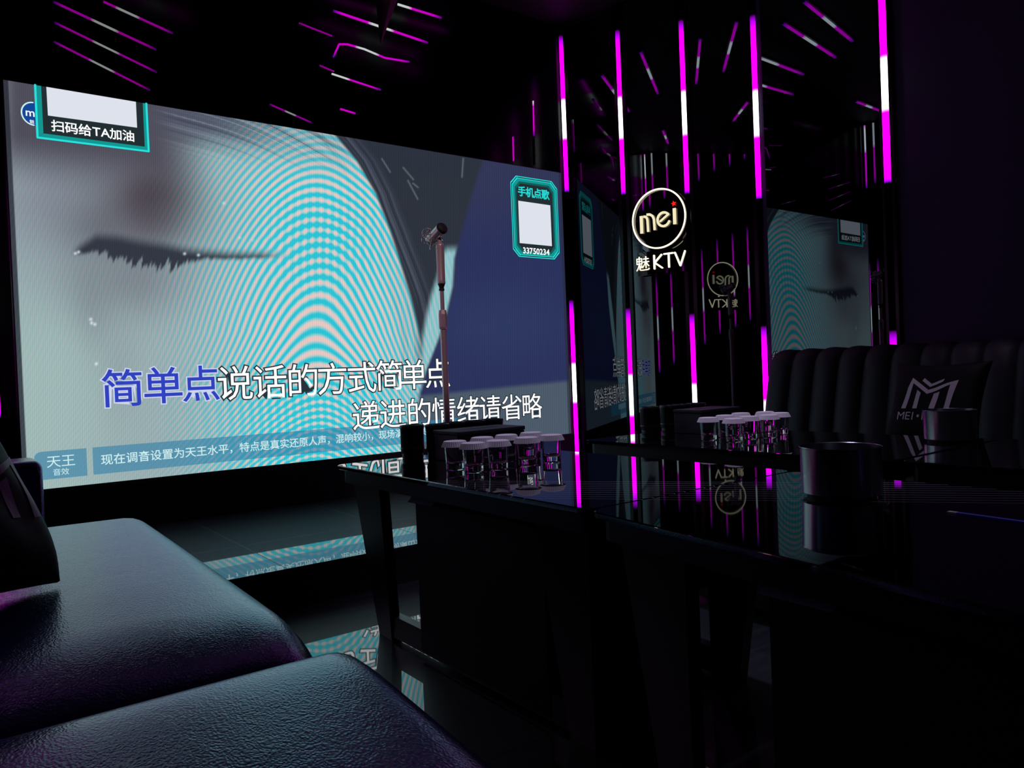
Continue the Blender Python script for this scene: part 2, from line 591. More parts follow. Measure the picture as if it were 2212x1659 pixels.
def light_bar(p, nrm, z0, z1, zl, label, wd=0.033, post=0.085, inside=None, group='vertical running light bars', strength='led'):
    p, n = Vector((p[0], p[1], 0)), Vector(nrm)
    t = thing('led_light_bar', label, 'light bar', (p.x, p.y, z0), 0, group)
    mb = MB(); mb.obox((p.x, p.y, z0), (p.x, p.y, z1), post, 0.014, n)
    mb.build('mounting_profile', M['post'], t)
    mb = MB()
    q = p + n * 0.0142
    k = 40
    s = n.cross(Vector((0, 0, 1))).normalized()
    sec = [(-0.5, 0), (-0.4, 0.55), (-0.15, 0.9), (0.15, 0.9), (0.4, 0.55), (0.5, 0)]
    v, f = [], []
    for i in range(k + 1):
        z = z0 + 0.01 + (z1 - z0 - 0.02) * i / k
        for (a, b) in sec:
            v.append(q + s * a * wd + n * b * 0.014 + Vector((0, 0, z)))
    m = len(sec)
    for i in range(k):
        for j in range(m):
            f.append((i * m + j, i * m + (j + 1) % m, (i + 1) * m + (j + 1) % m, (i + 1) * m + j))
    f.append(tuple(range(m))); f.append(tuple(k * m + j for j in range(m)))
    mb.add(v, f)
    d = mb.build('diffuser', M[strength], t)
    set_pz(d, lambda co: co.z + z0 - zl)
    return t
names = ['magenta and white light bar in the corner right beside the screen',
         'magenta and white light bar left of the round sign',
         'magenta and white light bar right of the round sign',
         'magenta and white light bar left of the mirror above the sofa']
for i, p in enumerate(RW):
    zl = [2.166, 2.067, 1.991, 1.876][i]
    light_bar(p, RN if i else (RN + Vector((-0.3, -0.6, 0))).normalized(), 0.15 if i < 3 else 0.02, CEIL - 0.01, zl, names[i], 0.031 + 0.001 * i)
light_bar((4.155, 2.045), (-1, 0, 0), 0.02, CEIL - 0.01, 1.79, 'magenta and white light bar at the edge of the plum wall', 0.038, 0.075)
left_pat = [(4.1500, 0.10), (3.99, 0.22), (3.812, 0.31), (3.64, 0.40), (3.466, 0.52), (3.29, 0.68), (3.121, 0.80), (2.945, 0.90)]
for k, (yy, z0w) in enumerate(left_pat):
    s = (LA.y - yy) / -LT.y
    p = LA + LT * s
    light_bar(p, LN, 0.70, CEIL - 0.01, [0.776, 0.874, 0.944, 1.10, 1.22, 1.288, 1.366, 1.45][k],
              'light bar on the left side wall, %s from the screen, seen in the mirrors' % ['first', 'second', 'third', 'fourth', 'fifth', 'sixth', 'seventh', 'eighth'][k], 0.018, 0.03, strength='led_left')
# light bar at the very left edge of the screen
light_bar((0.202, 4.239), (0, -1, 0), 0.16, CEIL - 0.02, 0.735, 'magenta light bar along the left edge of the screen', 0.014, 0.016)

# light bars on the ceiling, seen in the mirrors
for k, (a, b, wd) in enumerate([((3.323, 2.998), (2.368, 3.163), 0.019), ((3.145, 3.282), (2.179, 3.414), 0.019), ((3.10, 3.757), (2.08, 3.772), 0.019),
                                ((2.761, 4.15), (1.718, 4.11), 0.019), ((1.488, 2.99), (0.938, 3.164), 0.019), ((0.988, 3.891), (0.45, 3.906), 0.019)]):
    ax, ay = a; bx, by = b
    t = thing('ceiling_light_bar', 'magenta light bar across the black ceiling, %s' % ['nearest the camera on the right', 'second from the camera on the right',
              'third from the camera on the right', 'above the top edge of the screen', 'nearest the camera on the left', 'over the left end of the stage'][k], 'light bar', ((ax + bx) / 2, (ay + by) / 2, CEIL), 0, 'light bars on the ceiling')
    mb = MB(); mb.obox((ax, ay, CEIL - 0.001), (bx, by, CEIL - 0.001), 0.05, 0.012, (0, 0, -1)); mb.build('mounting_profile', M['black_metal'], t)
    mb = MB()
    P, Q = Vector((ax, ay, CEIL - 0.0132)), Vector((bx, by, CEIL - 0.0132))
    for i in range(24):
        mb.obox(P + (Q - P) * i / 24, P + (Q - P) * (i + 1) / 24, wd, 0.01, (0, 0, -1))
    d = mb.build('diffuser', M['led_ceiling'], t)
    ln = (Q - P).length
    dirv = (Q - P).normalized(); loc = Vector(t.location)
    set_pz(d, lambda co: ((co + loc - P).dot(dirv)) / ln * 1.10)

# reflections in the gloss wall above the screen, built as glowing lines
FL = [((0.50, 2.727), (0.955, 2.598), 'reflection_faint', 0.011, 0, 1.1), ((0.5, 2.628), (0.955, 2.48), 'reflection_faint', 0.009, 0, 1.1), ((0.493, 2.534), (0.918, 2.38), 'reflection_faint', 0.009, 0, 1.1),
      ((0.72, 2.784), (1.042, 2.702), 'reflection_faint', 0.011, 0.25, 1.1), ((1.541, 2.422), (1.791, 2.358), 'reflection_faint', 0.008, 0, 1.1),
      ((1.952, 3.053), (2.608, 3.012), 'reflection_dim', 0.014, 0, 1.1), ((1.93, 2.672), (2.252, 2.638), 'reflection_dim', 0.010, 0.45, 1.1),
      ((2.398, 3.206), (2.722, 3.201), 'reflection_dim', 0.014, 0.5, 1.1), ((1.739, 2.927), (1.942, 2.899), 'reflection_faint', 0.008, 0.05, 0.35), ((1.855, 2.706), (1.944, 2.689), 'reflection_faint', 0.008, 0.05, 0.4),
      ((1.975, 2.471), (2.073, 2.461), 'reflection_dim', 0.010, 0.7, 1.05), ((3.474, 2.794), (3.464, 2.335), 'reflection_dim', 0.009, 0.45, -0.35), ((3.277, 2.506), (3.273, 2.335), 'reflection_dim', 0.007, 0.1, 0.35)]
FLW = ['second of four slanting reflected lines above the scan card', 'third of four slanting reflected lines above the scan card', 'lowest of four slanting reflected lines above the scan card',
       'topmost of four slanting reflected lines above the scan card', 'low slanting reflected line just above the middle of the screen', 'upper long reflected line crossing the hanging spike',
       'wavy-topped reflected line below the tip of the hanging spike', 'topmost reflected line right of the hanging spike', 'short purple reflected line left of the hanging spike',
       'short purple reflected line left of the spike, lower one', 'tiny magenta reflected dash above the screen', 'upright white-footed reflected line above the song code card', 'short upright magenta reflected line above the song code card']
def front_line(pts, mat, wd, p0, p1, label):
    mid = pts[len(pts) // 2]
    t = thing('reflection_line', label, 'light line', (mid[0], 4.236, mid[1]), 0, 'reflections above the screen, built as glowing lines')
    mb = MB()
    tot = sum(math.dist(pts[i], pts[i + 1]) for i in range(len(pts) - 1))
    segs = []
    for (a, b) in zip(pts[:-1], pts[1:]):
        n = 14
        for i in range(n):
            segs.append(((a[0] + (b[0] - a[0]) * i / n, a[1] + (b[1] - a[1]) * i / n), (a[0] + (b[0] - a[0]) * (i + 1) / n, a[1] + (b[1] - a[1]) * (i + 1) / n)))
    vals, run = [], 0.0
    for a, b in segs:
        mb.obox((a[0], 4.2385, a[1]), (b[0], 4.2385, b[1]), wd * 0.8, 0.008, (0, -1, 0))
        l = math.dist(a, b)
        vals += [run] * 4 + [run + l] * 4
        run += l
    d = mb.build('diffuser', M[mat], t)  # glowing body of a painted reflection, no lamp of its own
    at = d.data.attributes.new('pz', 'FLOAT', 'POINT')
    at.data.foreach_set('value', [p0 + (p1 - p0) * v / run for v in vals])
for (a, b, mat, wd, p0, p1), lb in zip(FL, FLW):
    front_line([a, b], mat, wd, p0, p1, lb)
front_line([(1.945, 2.775), (1.985, 2.86), (2.04, 2.872), (2.15, 2.868), (2.29, 2.845), (2.464, 2.857)], 'reflection_dim', 0.011, 0.02, 1.08, 'bent magenta reflected line meeting the tip of the hanging spike')

# ------------------------------------------------------------------ LED screen
X0, ZB, WS, HS = 0.2791, 0.3850, 3.3840, 1.9025
scr = thing('led_screen', 'huge LED screen showing a closed eye and song lyrics', 'screen', (X0 + WS / 2, SY, ZB))
mb = MB(); mb.box(X0 - 0.006, X0 + WS + 0.006, SY + 0.003, SY + 0.058, ZB - 0.0005, ZB + HS + 0.006); mb.build('cabinet', M['black_matt'], scr)

def sm(a, b, x):
    t = np.clip((x - a) / (b - a), 0, 1)
    return t * t * (3 - 2 * t)

def picture():
    NX, NZ = 620, 350
    u = np.linspace(0, 1, NX + 1); v = np.linspace(0, 1, NZ + 1)
    Ug, Vg = np.meshgrid(u, v)                     # v = 0 at the bottom
    # frame of the displayed clip: a plane-to-plane map of the panel, in clip units
    src = np.array([[0, 1], [1, 1], [0, 0], [1, 0]], float)
    dst = np.array([[6, 172], [1215, 376.5], [50, 1060], [1233, 935.5]], float)
    A = []
    for (a, b), (x, y) in zip(src, dst):
        A.append([a, b, 1, 0, 0, 0, -x * a, -x * b]); A.append([0, 0, 0, a, b, 1, -y * a, -y * b])
    h = np.linalg.solve(np.array(A), dst.ravel())
    wq = h[6] * Ug + h[7] * Vg + 1
    x = (h[0] * Ug + h[1] * Vg + h[2]) / wq
    y = (h[3] * Ug + h[4] * Vg + h[5]) / wq
    rng = np.random.default_rng(4)
    def noise1(s, n=9, f0=0.02, f1=0.3):
        out = np.zeros_like(s)
        for k in range(n):
            f = f0 * (f1 / f0) ** (k / (n - 1))
            out += np.sin(s * f * 2 * np.pi * rng.uniform(0.8, 1.2) + rng.uniform(0, 6.28))
        return out / math.sqrt(n)
    def col(c): return np.array(c, float)
    def mix(I, c, a):
        return I + (np.asarray(c, float) - I) * a[..., None]
    def g(cx, cy, sx, sy, rot=0.0):
        c, s = math.cos(rot), math.sin(rot)
        dx, dy = x - cx, y - cy
        return np.exp(-(((dx * c + dy * s) / sx) ** 2 + ((-dx * s + dy * c) / sy) ** 2))
    ip = lambda q, P: np.interp(q, [p[0] for p in P], [p[1] for p in P])
    I = np.zeros(x.shape + (3,)) + col((150, 168, 172))
    I = mix(I, (158, 182, 180), sm(500, 800, y) * sm(420, 80, x))
    I = mix(I, (120, 178, 186), sm(300, 650, x) * 0.9)
    I = mix(I, (132, 136, 150), g(90, 420, 130, 120) * 0.8)
    ytop = 172 + 0.1686 * x
    d = y - ytop
    # hair line along the top
    I = mix(I, (72, 68, 82), sm(235, 105, d) * sm(480, 330, x) * sm(-60, 40, x) * 0.92)
    I = mix(I, (120, 122, 136), sm(40, 0, x) * 0.5)
    I = mix(I, (78, 80, 98), sm(95, 20, d) * sm(250, 420, x) * sm(720, 470, x) * 0.85)
    hb = np.clip(sm(235, 105, d) * sm(480, 330, x) + sm(95, 20, d) * sm(250, 420, x) * sm(640, 430, x), 0, 1)
    fan = (y - 240) - 0.30 * (x - 330) - 0.0003 * (x - 330) ** 2
    st = noise1(fan + 6 * np.sin(x / 70), 10, 0.02, 0.22)
    hm = sm(320, 400, x) * sm(790, 700, x) * sm(120, 20, d)
    I = mix(I, (58, 62, 80), np.clip(st * 0.6 + 0.05, 0, 0.8) * hm)
    I = mix(I, (170, 175, 195), np.clip(-st * 0.4 - 0.1, 0, 0.35) * hm)
    # closed eye: socket shade, lid, lashes
    I = mix(I, (94, 92, 104), g(300, 460, 165, 110) * 0.85)
    I = mix(I, (66, 56, 66), g(335, 425, 74, 62) * 0.85)
    I = mix(I, (78, 70, 80), g(345, 470, 60, 60) * 0.5)
    I = mix(I, (96, 96, 106), g(220, 500, 70, 45) * 0.6)
    I = mix(I, (112, 114, 124), g(290, 610, 150, 75) * 0.65)
    I = mix(I, (122, 132, 138), g(200, 650, 46, 110, -0.1) * 0.55)
    I = mix(I, (135, 145, 150), g(260, 800, 40, 130, 0.05) * 0.35)
    yc = ip(x, [(150, 552), (180, 543), (210, 533), (260, 538), (300, 545), (400, 553), (500, 557), (620, 555)])
    hu = ip(x, [(150, 0), (175, 6), (205, 16), (250, 18), (300, 16), (350, 13), (400, 7), (440, 4), (620, 1.5)])
    hl = ip(x, [(150, 0), (175, 5), (205, 10), (245, 26), (300, 34), (350, 36), (395, 28), (420, 12), (450, 5), (620, 2)])
    jag = 0.72 + 0.30 * noise1(x + 0.25 * y, 7, 0.02, 0.12)
    lid = sm(-hu - 22, -hu + 8, y - yc) * sm(hl * jag + 8, hl * jag - 5, y - yc) * sm(150, 178, x) * sm(640, 560, x)
    I = mix(I, (48, 52, 64), lid * 0.95)
    for (cx, cy) in ((163, 548), (170, 545), (400, 549), (430, 552), (196, 690), (205, 701), (198, 698), (208, 786), (485, 440), (520, 515), (548, 520)):
        I = mix(I, (235, 245, 250), g(cx, cy, 3.2, 3.2) * 0.9)
    skin = np.ones_like(x)
    skin *= 1 - np.clip(g(300, 450, 170, 120) * 0.8, 0, 1)
    skin *= 1 - lid
    skin *= 1 - 0.9 * hb
    # hair on the right and what lies behind
    xb = ip(y, [(270, 708), (290, 722), (350, 772), (420, 812), (500, 843), (560, 862), (640, 886), (740, 910), (800, 915), (840, 918), (1100, 918)])
    xn = ip(y, [(340, 1048), (420, 1022), (480, 1004), (560, 984), (620, 980), (680, 966), (740, 946), (800, 922), (850, 905), (940, 890), (1100, 890)])
    e = x - xb
    hair = sm(-3, 6, e)
    st2 = noise1(e * 1.0 + 5 * np.sin(y / 60), 11, 0.015, 0.2)
    band = np.exp(-((e + 6) / 42) ** 2) * sm(850, 760, y)
    I = mix(I, (52, 60, 76), np.clip(st2 * 0.6 + 0.15, 0, 0.85) * band * (1 - hair))
    I = mix(I, (44, 50, 62), hair)
    I = mix(I, (46, 51, 60), hair * sm(300, 420, y) * 0.5)
    I = mix(I, (108, 112, 134), np.clip(st2 * 0.5 + 0.05, 0, 0.5) * np.exp(-((e - 16) / 26) ** 2) * hair * sm(800, 700, y))
    for (ax, ay, bx, by) in ((828, 345, 846, 374), (874, 364, 896, 390), (895, 398, 906, 407), (1004, 345, 1001, 385), (884, 392, 905, 432)):
        t = np.clip(((x - ax) * (bx - ax) + (y - ay) * (by - ay)) / ((bx - ax) ** 2 + (by - ay) ** 2), 0, 1)
        dd = np.hypot(x - ax - t * (bx - ax), y - ay - t * (by - ay))
        I = mix(I, (120, 128, 132), np.exp(-(dd / 1.6) ** 2) * 0.7)
    navy = sm(-6, 8, x - xn)
    nv = np.zeros_like(I) + col((43, 50, 92))
    nv = mix(nv, (56, 58, 84), sm(560, 380, y) * 0.6)
    nv = mix(nv, (48, 60, 100), g(1080, 700, 160, 90) * 0.7)
    nv = mix(nv, (76, 90, 105), sm(-5, 8, y - (851 - 0.10 * (x - 930))))
    I = I + (nv - I) * navy[..., None]
    # sliver of neck between hair and backdrop
    xl = ip(y, [(528, 966), (560, 958), (600, 947), (640, 934), (700, 920), (745, 910), (800, 892), (1000, 880)])
    sl = sm(-9, 8, x - xl) * sm(4, -5, x - xn) * sm(525, 552, y) * sm(860, 800, y)
    I = mix(I, (140, 190, 196), sl)
    skin *= (1 - hair) * (1 - navy)
    skin = np.maximum(skin, sl * 0.8)
    I = mix(I, (44, 50, 62), np.exp(-((x - ip(y, [(640, 905), (700, 910), (780, 907)])) / 7) ** 2) * sm(620, 680, y) * sm(800, 760, y) * 0.85)
    # dim outer columns of the panel
    for U, a in ((Ug < 0.0062, 0.85), (Ug > 0.9925, 0.55)):
        I = mix(I, (40, 42, 52), U * a * 1.0)
        skin *= 1 - U * 0.7
    env = np.exp(-(np.maximum(np.abs(x - 705) - 90, 0) / np.where(x < 705, 190, 130)) ** 2)
    env *= 0.30 + 0.70 * sm(260, 420, y)
    env = np.maximum(env * 0.95, 0.07 * sm(560, 250, x))
    moire = np.clip(env * skin * (1 - np.clip(st * 0.5, 0, 0.6) * hm), 0, 1)
    ys = np.linspace(150, 1100, 951)
    sp = np.interp(ys, [150, 300, 424, 500, 560, 640, 710, 760, 820, 880, 960, 1100], [13, 16, 20, 21.5, 24, 28, 32, 27, 21, 16, 13.5, 12])
    G = np.concatenate([[0], np.cumsum(1.0 / sp[:-1])])
    wv = np.interp(y, [150, 300, 450, 600, 720, 1100], [210, 190, 165, 140, 120, 120])
    bs = np.where(x < 690, 0.088, 0.102)
    phi = bs * (np.sqrt((x - 690) ** 2 + wv ** 2) - wv) - np.interp(y, ys, G) + 0.12 * np.sin(x / 31 + y / 47)
    phi2 = (x - 690) / (16.5 + 0.00006 * (x - 690) ** 2) + 0.15 * np.sin(y / 40)
    dots = np.clip(np.exp(-((y - 520) / 110) ** 2) * np.exp(-((x - 700) / 130) ** 2) + sm(760, 860, y) * np.exp(-((x - 660) / 230) ** 2), 0, 1)
    lin_ = np.where(I / 255 <= 0.04045, I / 255 / 12.92, ((np.clip(I, 0, 255) / 255 + 0.055) / 1.055) ** 2.4)
    co = np.stack([X0 + Ug * WS, np.full_like(Ug, SY), ZB + Vg * HS], -1).reshape(-1, 3)
    loc = np.array(scr.location)
    me = bpy.data.meshes.new('display_panel')
    nv_ = co.shape[0]
    me.vertices.add(nv_)
    me.vertices.foreach_set('co', (co - loc).ravel())
    i = np.arange(NZ)[:, None] * (NX + 1) + np.arange(NX)[None, :]
    q = np.stack([i, i + 1, i + NX + 2, i + NX + 1], -1).reshape(-1, 4)
    me.loops.add(q.size)
    me.loops.foreach_set('vertex_index', q.ravel())
    me.polygons.add(q.shape[0])
    me.polygons.foreach_set('loop_start', np.arange(q.shape[0]) * 4)
    me.update(calc_edges=True)
    ca = me.attributes.new('clip', 'FLOAT_COLOR', 'POINT')
    ca.data.foreach_set('color', np.concatenate([lin_.reshape(-1, 3), np.ones((nv_, 1))], 1).ravel().astype(np.float32))
    for nm, arr in (('moire', moire), ('phi', phi), ('phi2', phi2), ('dots', dots), ('column', Ug * 0 + x)):
        a = me.attributes.new(nm, 'FLOAT', 'POINT')
        a.data.foreach_set('value', arr.ravel().astype(np.float32))
    o = bpy.data.objects.new('display_panel', me)
    COL.objects.link(o)
    o.parent = scr
    m = bpy.data.materials.new('led_display')
    m.use_nodes = True
    m.node_tree.nodes.clear()
    A = {nm: N(m, 'ShaderNodeAttribute', attribute_name=nm) for nm in ('clip', 'moire', 'phi', 'phi2', 'dots', 'column')}
    def math_(op, a, b=None, c=None):
        n = N(m, 'ShaderNodeMath', operation=op)
        for k, s in enumerate((a, b, c)):
            if s is None: continue
            if isinstance(s, (int, float)): n.inputs[k].default_value = s
            else: L(m, s, n.inputs[k])
        return n.outputs[0]
    s1 = math_('SINE', math_('MULTIPLY', A['phi'].outputs['Fac'], 2 * math.pi))
    s2 = math_('SINE', math_('MULTIPLY', A['phi2'].outputs['Fac'], 2 * math.pi))
    dot = math_('MULTIPLY', A['dots'].outputs['Fac'], math_('MULTIPLY_ADD', s2, 0.38, -0.30))
    k = math_('MULTIPLY_ADD', s1, 0.62, 0.5)
    k = math_('ADD', k, dot)
    k = math_('MINIMUM', math_('MAXIMUM', k, 0.0), 1.0)
    ramp = N(m, 'ShaderNodeValToRGB')
    cr = ramp.color_ramp
    cr.elements[0].color = (*lin((36, 196, 214)), 1)
    cr.elements[1].color = (*lin((234, 200, 194)), 1)
    el = cr.elements.new(0.5); el.color = (*lin((142, 206, 210)), 1)
    L(m, k, ramp.inputs[0])
    mx = N(m, 'ShaderNodeMixRGB')
    L(m, A['moire'].outputs['Fac'], mx.inputs[0]); L(m, A['clip'].outputs['Color'], mx.inputs[1]); L(m, ramp.outputs[0], mx.inputs[2])
    em = N(m, 'ShaderNodeEmission')
    L(m, mx.outputs[0], em.inputs[0])
    s3 = math_('SINE', math_('MULTIPLY', A['column'].outputs['Fac'], 2 * math.pi / 4.7))
    L(m, math_('MULTIPLY_ADD', s3, 0.08, 1.0), em.inputs[1])
    out = N(m, 'ShaderNodeOutputMaterial')
    L(m, em.outputs[0], out.inputs[0])
    me.materials.append(m)
    return o
picture()

M['e_white'] = emission('lit_white', (1, 1, 1), 1.15)
M['e_softwhite'] = emission('lit_pale_cyan', lin((205, 238, 240)), 1.0)
M['e_pale'] = emission('lit_pale_lilac', lin((205, 212, 240)), 1.0)
M['e_blue'] = emission('lit_blue', lin((48, 66, 190)), 1.0)
M['e_dark'] = emission('lit_dark_outline', lin((40, 50, 58)), 1.0)
M['e_card'] = emission('lit_dark_card', lin((34, 46, 50)), 1.0)
M['e_cyan'] = emission('lit_cyan', lin((40, 225, 222)), 1.0)
M['e_teal'] = emission('lit_teal', lin((20, 150, 145)), 1.0)
M['e_tealdim'] = emission('lit_deep_teal', lin((20, 92, 92)), 1.0)
M['e_codewhite'] = emission('lit_white_square', lin((222, 226, 236)), 1.0)
M['e_logo'] = emission('lit_logo_blue', lin((22, 70, 150)), 1.0)

def see_through(name, color, alpha):
    m = bpy.data.materials.new(name)
    m.use_nodes = True
    t = m.node_tree
    t.nodes.clear()
    e = t.nodes.new('ShaderNodeEmission'); e.inputs[0].default_value = (*color, 1)
    tr = t.nodes.new('ShaderNodeBsdfTransparent')
    mx = t.nodes.new('ShaderNodeMixShader'); mx.inputs[0].default_value = alpha
    o = t.nodes.new('ShaderNodeOutputMaterial')
    t.links.new(tr.outputs[0], mx.inputs[1]); t.links.new(e.outputs[0], mx.inputs[2]); t.links.new(mx.outputs[0], o.inputs[0])
    return m
M['e_bar'] = see_through('lit_teal_caption_bar', lin((48, 132, 168)), 0.74)

def flat(poly, y, name, mat, parent):
    mb = MB(); mb.add([(a, y, b) for a, b in poly], [tuple(range(len(poly)))])
    return mb.build(name, mat, parent)

def outlined(chars, em, name_mat, out_mat, name, w_in, w_out, y):
    mb = MB(); place_text(mb, chars, em, y - 0.002, w_in)
    o = mb.build(name, name_mat, scr)
    mb = MB(); place_text(mb, chars, em, y, w_out)
    mb.build('letter_outline', out_mat, o, origin=scr.location)
    return o
ly1 = [('简', 0.7147, 0.8469), ('单', 0.902, 0.853), ('点', 1.088, 0.855), ('说', 1.2648, 0.8500), ('话', 1.4547, 0.8500), ('的', 1.6444, 0.8500), ('方', 1.8247, 0.853), ('式', 2.0109, 0.855),
       ('简', 2.1976, 0.860), ('单', 2.3662, 0.860), ('点', 2.5432, 0.862)]
ly2 = [('递', 2.0275, 0.622), ('进', 2.2087, 0.622), ('的', 2.3953, 0.620), ('情', 2.5785, 0.618), ('绪', 2.7655, 0.614), ('请', 2.9428, 0.612), ('省', 3.1265, 0.609), ('略', 3.3018, 0.607)]
outlined(ly1[:3], 0.200, M['e_blue'], M['e_pale'], 'sung_lyric', 0.008, 0.036, SY - 0.003)
outlined(ly1[3:], 0.200, M['e_white'], M['e_dark'], 'lyric_line', 0.0, 0.036, SY - 0.003)
outlined(ly2, 0.190, M['e_white'], M['e_dark'], 'next_lyric_line', 0.0, 0.032, SY - 0.003)

def rounded(x0, x1, z0, z1, r, which=(1, 1, 1, 1)):
    P = []
    for (cx, cz, a0, on) in ((x1 - r, z1 - r, 0, which[0]), (x0 + r, z1 - r, 90, which[1]), (x0 + r, z0 + r, 180, which[2]), (x1 - r, z0 + r, 270, which[3])):
        if on:
            for k in range(5):
                a = math.radians(a0 + 90 * k / 4)
                P.append((cx + r * math.cos(a), cz + r * math.sin(a)))
        else:
            P.append((cx + (r if a0 in (0, 270) else -r), cz + (r if a0 in (0, 90) else -r)))
    return P
bar = flat(rounded(0.327, 0.543, 0.429, 0.562, 0.03, (0, 1, 1, 0)), SY - 0.0012, 'caption_tag', M['e_bar'], scr)
mb = MB(); place_text(mb, [('天', 0.405, 0.512), ('王', 0.465, 0.512)], 0.062, SY - 0.0026, 0.0); mb.build('caption_title', M['e_softwhite'], bar, origin=scr.location)
mb = MB(); place_text(mb, [('音', 0.416, 0.460), ('效', 0.450, 0.460)], 0.035, SY - 0.0026, 0.0)
mb.build('caption_subtitle', M['e_softwhite'], bar, origin=scr.location)
bar = flat(rounded(0.569, 2.75, 0.430, 0.563, 0.004), SY - 0.0012, 'caption_bar', M['e_bar'], scr)
s = '现在调音设置为天王水平，特点是真实还原人声，混响较小，现场演出效果'
i0 = 0
for ph in s.split('，'):
    ph = ph + ('，' if i0 + len(ph) < len(s) else '')
    mb = MB(); place_text(mb, [(c, 0.630 + 0.0557 * (i0 + i), 0.4985) for i, c in enumerate(ph)], 0.056, SY - 0.0026, 0.008)
    mb.build('caption_phrase', M['e_softwhite'], bar, origin=scr.location)
    i0 += len(ph)

# scan card top left
card = flat([(0.402, 2.287), (0.4015, 2.038), (0.887, 2.042), (0.8865, 2.287)], SY - 0.0012, 'scan_card', M['e_card'], scr)
mb = MB()
mb.stroke([(0.404, 2.287), (0.4035, 2.041), (0.885, 2.045), (0.8845, 2.287)], 0.009, SY - 0.0016, SY - 0.0030)
mb.build('card_border', M['e_cyan'], card, origin=scr.location)
mb = MB()
mb.prism([(0.409, 2.287), (0.409, 2.046), (0.428, 2.066), (0.428, 2.287)], SY - 0.0013, SY - 0.0022, 'xzy')
mb.prism([(0.409, 2.046), (0.880, 2.050), (0.868, 2.066), (0.428, 2.064)], SY - 0.0013, SY - 0.0022, 'xzy')
mb.prism([(0.880, 2.050), (0.880, 2.287), (0.868, 2.287), (0.868, 2.066)], SY - 0.0013, SY - 0.0022, 'xzy')
mb.build('card_glow_band', M['e_teal'], card, origin=scr.location)
flat([(0.449, 2.287), (0.450, 2.152), (0.836, 2.157), (0.836, 2.287)], SY - 0.0026, 'blank_square', M['e_codewhite'], card).location = (0, 0, 0)
mb = MB(); place_text(mb, [('扫', 0.489, 2.108), ('码', 0.546, 2.108), ('给', 0.603, 2.108), ('T', 0.652, 2.108), ('A', 0.691, 2.108), ('加', 0.738, 2.109), ('油', 0.795, 2.110)], 0.058, SY - 0.0028, 0.014)
mb.build('card_text', M['e_white'], card, origin=scr.location)
# channel logo behind the card
P = [(0.3913 + 0.046 * math.cos(2 * math.pi * k / 40), 2.150 + 0.052 * math.sin(2 * math.pi * k / 40)) for k in range(40)]
lg = flat(P, SY - 0.0006, 'channel_logo', M['e_logo'], scr)
mb = MB(); mb.stroke([(0.3913 + 0.047 * math.cos(2 * math.pi * k / 40), 2.150 + 0.053 * math.sin(2 * math.pi * k / 40)) for k in range(10, 31)], 0.006, SY - 0.0007, SY - 0.0011)
mb.build('logo_ring', M['e_softwhite'], lg, origin=scr.location)
mb = MB(); place_text(mb, [('m', 0.3785, 2.155)], 0.052, SY - 0.0010, 0.01); place_text(mb, [('魅', 0.384, 2.112)], 0.02, SY - 0.0010, 0.0)
mb.build('logo_text', M['e_white'], lg, origin=scr.location)

# song code card at the right
cx0, cx1, cz0, cz1 = 3.193, 3.617, 1.652, 2.216
c = 0.05
octo = [(cx0 + c, cz1), (cx1 - c, cz1), (cx1, cz1 - c), (cx1, cz0 + c), (cx1 - c, cz0), (cx0 + c, cz0), (cx0, cz0 + c), (cx0, cz1 - c)]
def inset(P, d):
    cx, cz = (cx0 + cx1) / 2, (cz0 + cz1) / 2
    kx, kz = 1 - d / ((cx1 - cx0) / 2), 1 - d / ((cz1 - cz0) / 2)
    return [(cx + (a - cx) * kx, cz + (b - cz) * kz) for a, b in P]
card = flat(octo, SY - 0.0012, 'song_code_card', M['e_card'], scr)
def ring(P, Q, y):
    mb = MB(); n = len(P)
    mb.add([(a, y, b) for a, b in P] + [(a, y, b) for a, b in Q], [(i, (i + 1) % n, n + (i + 1) % n, n + i) for i in range(n)])
    return mb
ring(inset(octo, 0.036), inset(octo, 0.050), SY - 0.0016).build('card_glow_edge', M['e_tealdim'], card, origin=scr.location)
ring(inset(octo, 0.016), inset(octo, 0.036), SY - 0.0016).build('card_glow_band', M['e_teal'], card, origin=scr.location)
mb = ring(inset(octo, 0.0), inset(octo, 0.006), SY - 0.0020)
r2 = ring(inset(octo, 0.013), inset(octo, 0.018), SY - 0.0020); mb.add(r2.v, r2.f)
for (ox, oz, sx, sz) in ((cx0, cz1, 1, -1), (cx1, cz1, -1, -1), (cx0, cz0, 1, 1), (cx1, cz0, -1, 1)):
    for k in (0.0, 0.014, 0.028):
        mb.stroke([(ox + sx * (0.012 + k), oz + sz * 0.048), (ox + sx * (0.048 + k), oz + sz * 0.010)] if k < 0.02 else [(ox + sx * 0.004, oz + sz * 0.052), (ox + sx * 0.052, oz + sz * 0.004)], 0.004, SY - 0.0018, SY - 0.0021)
mb.build('card_border', M['e_cyan'], card, origin=scr.location)
flat([(3.2554, 2.0430), (3.5460, 2.0400), (3.5465, 1.7465), (3.2535, 1.7480)], SY - 0.0022, 'blank_square', M['e_codewhite'], card).location = (0, 0, 0)
mb = MB(); place_text(mb, [('手', 3.291, 2.112), ('机', 3.362, 2.112), ('点', 3.433, 2.112), ('歌', 3.504, 2.112)], 0.074, SY - 0.0024, 0.022)
mb.build('card_title', M['e_cyan'], card, origin=scr.location)
mb = MB(); place_text(mb, [(ch, 3.293 + 0.0305 * i, 1.700) for i, ch in enumerate('33750234')], 0.058, SY - 0.0024, 0.022)
mb.build('card_number', M['e_white'], card, origin=scr.location)

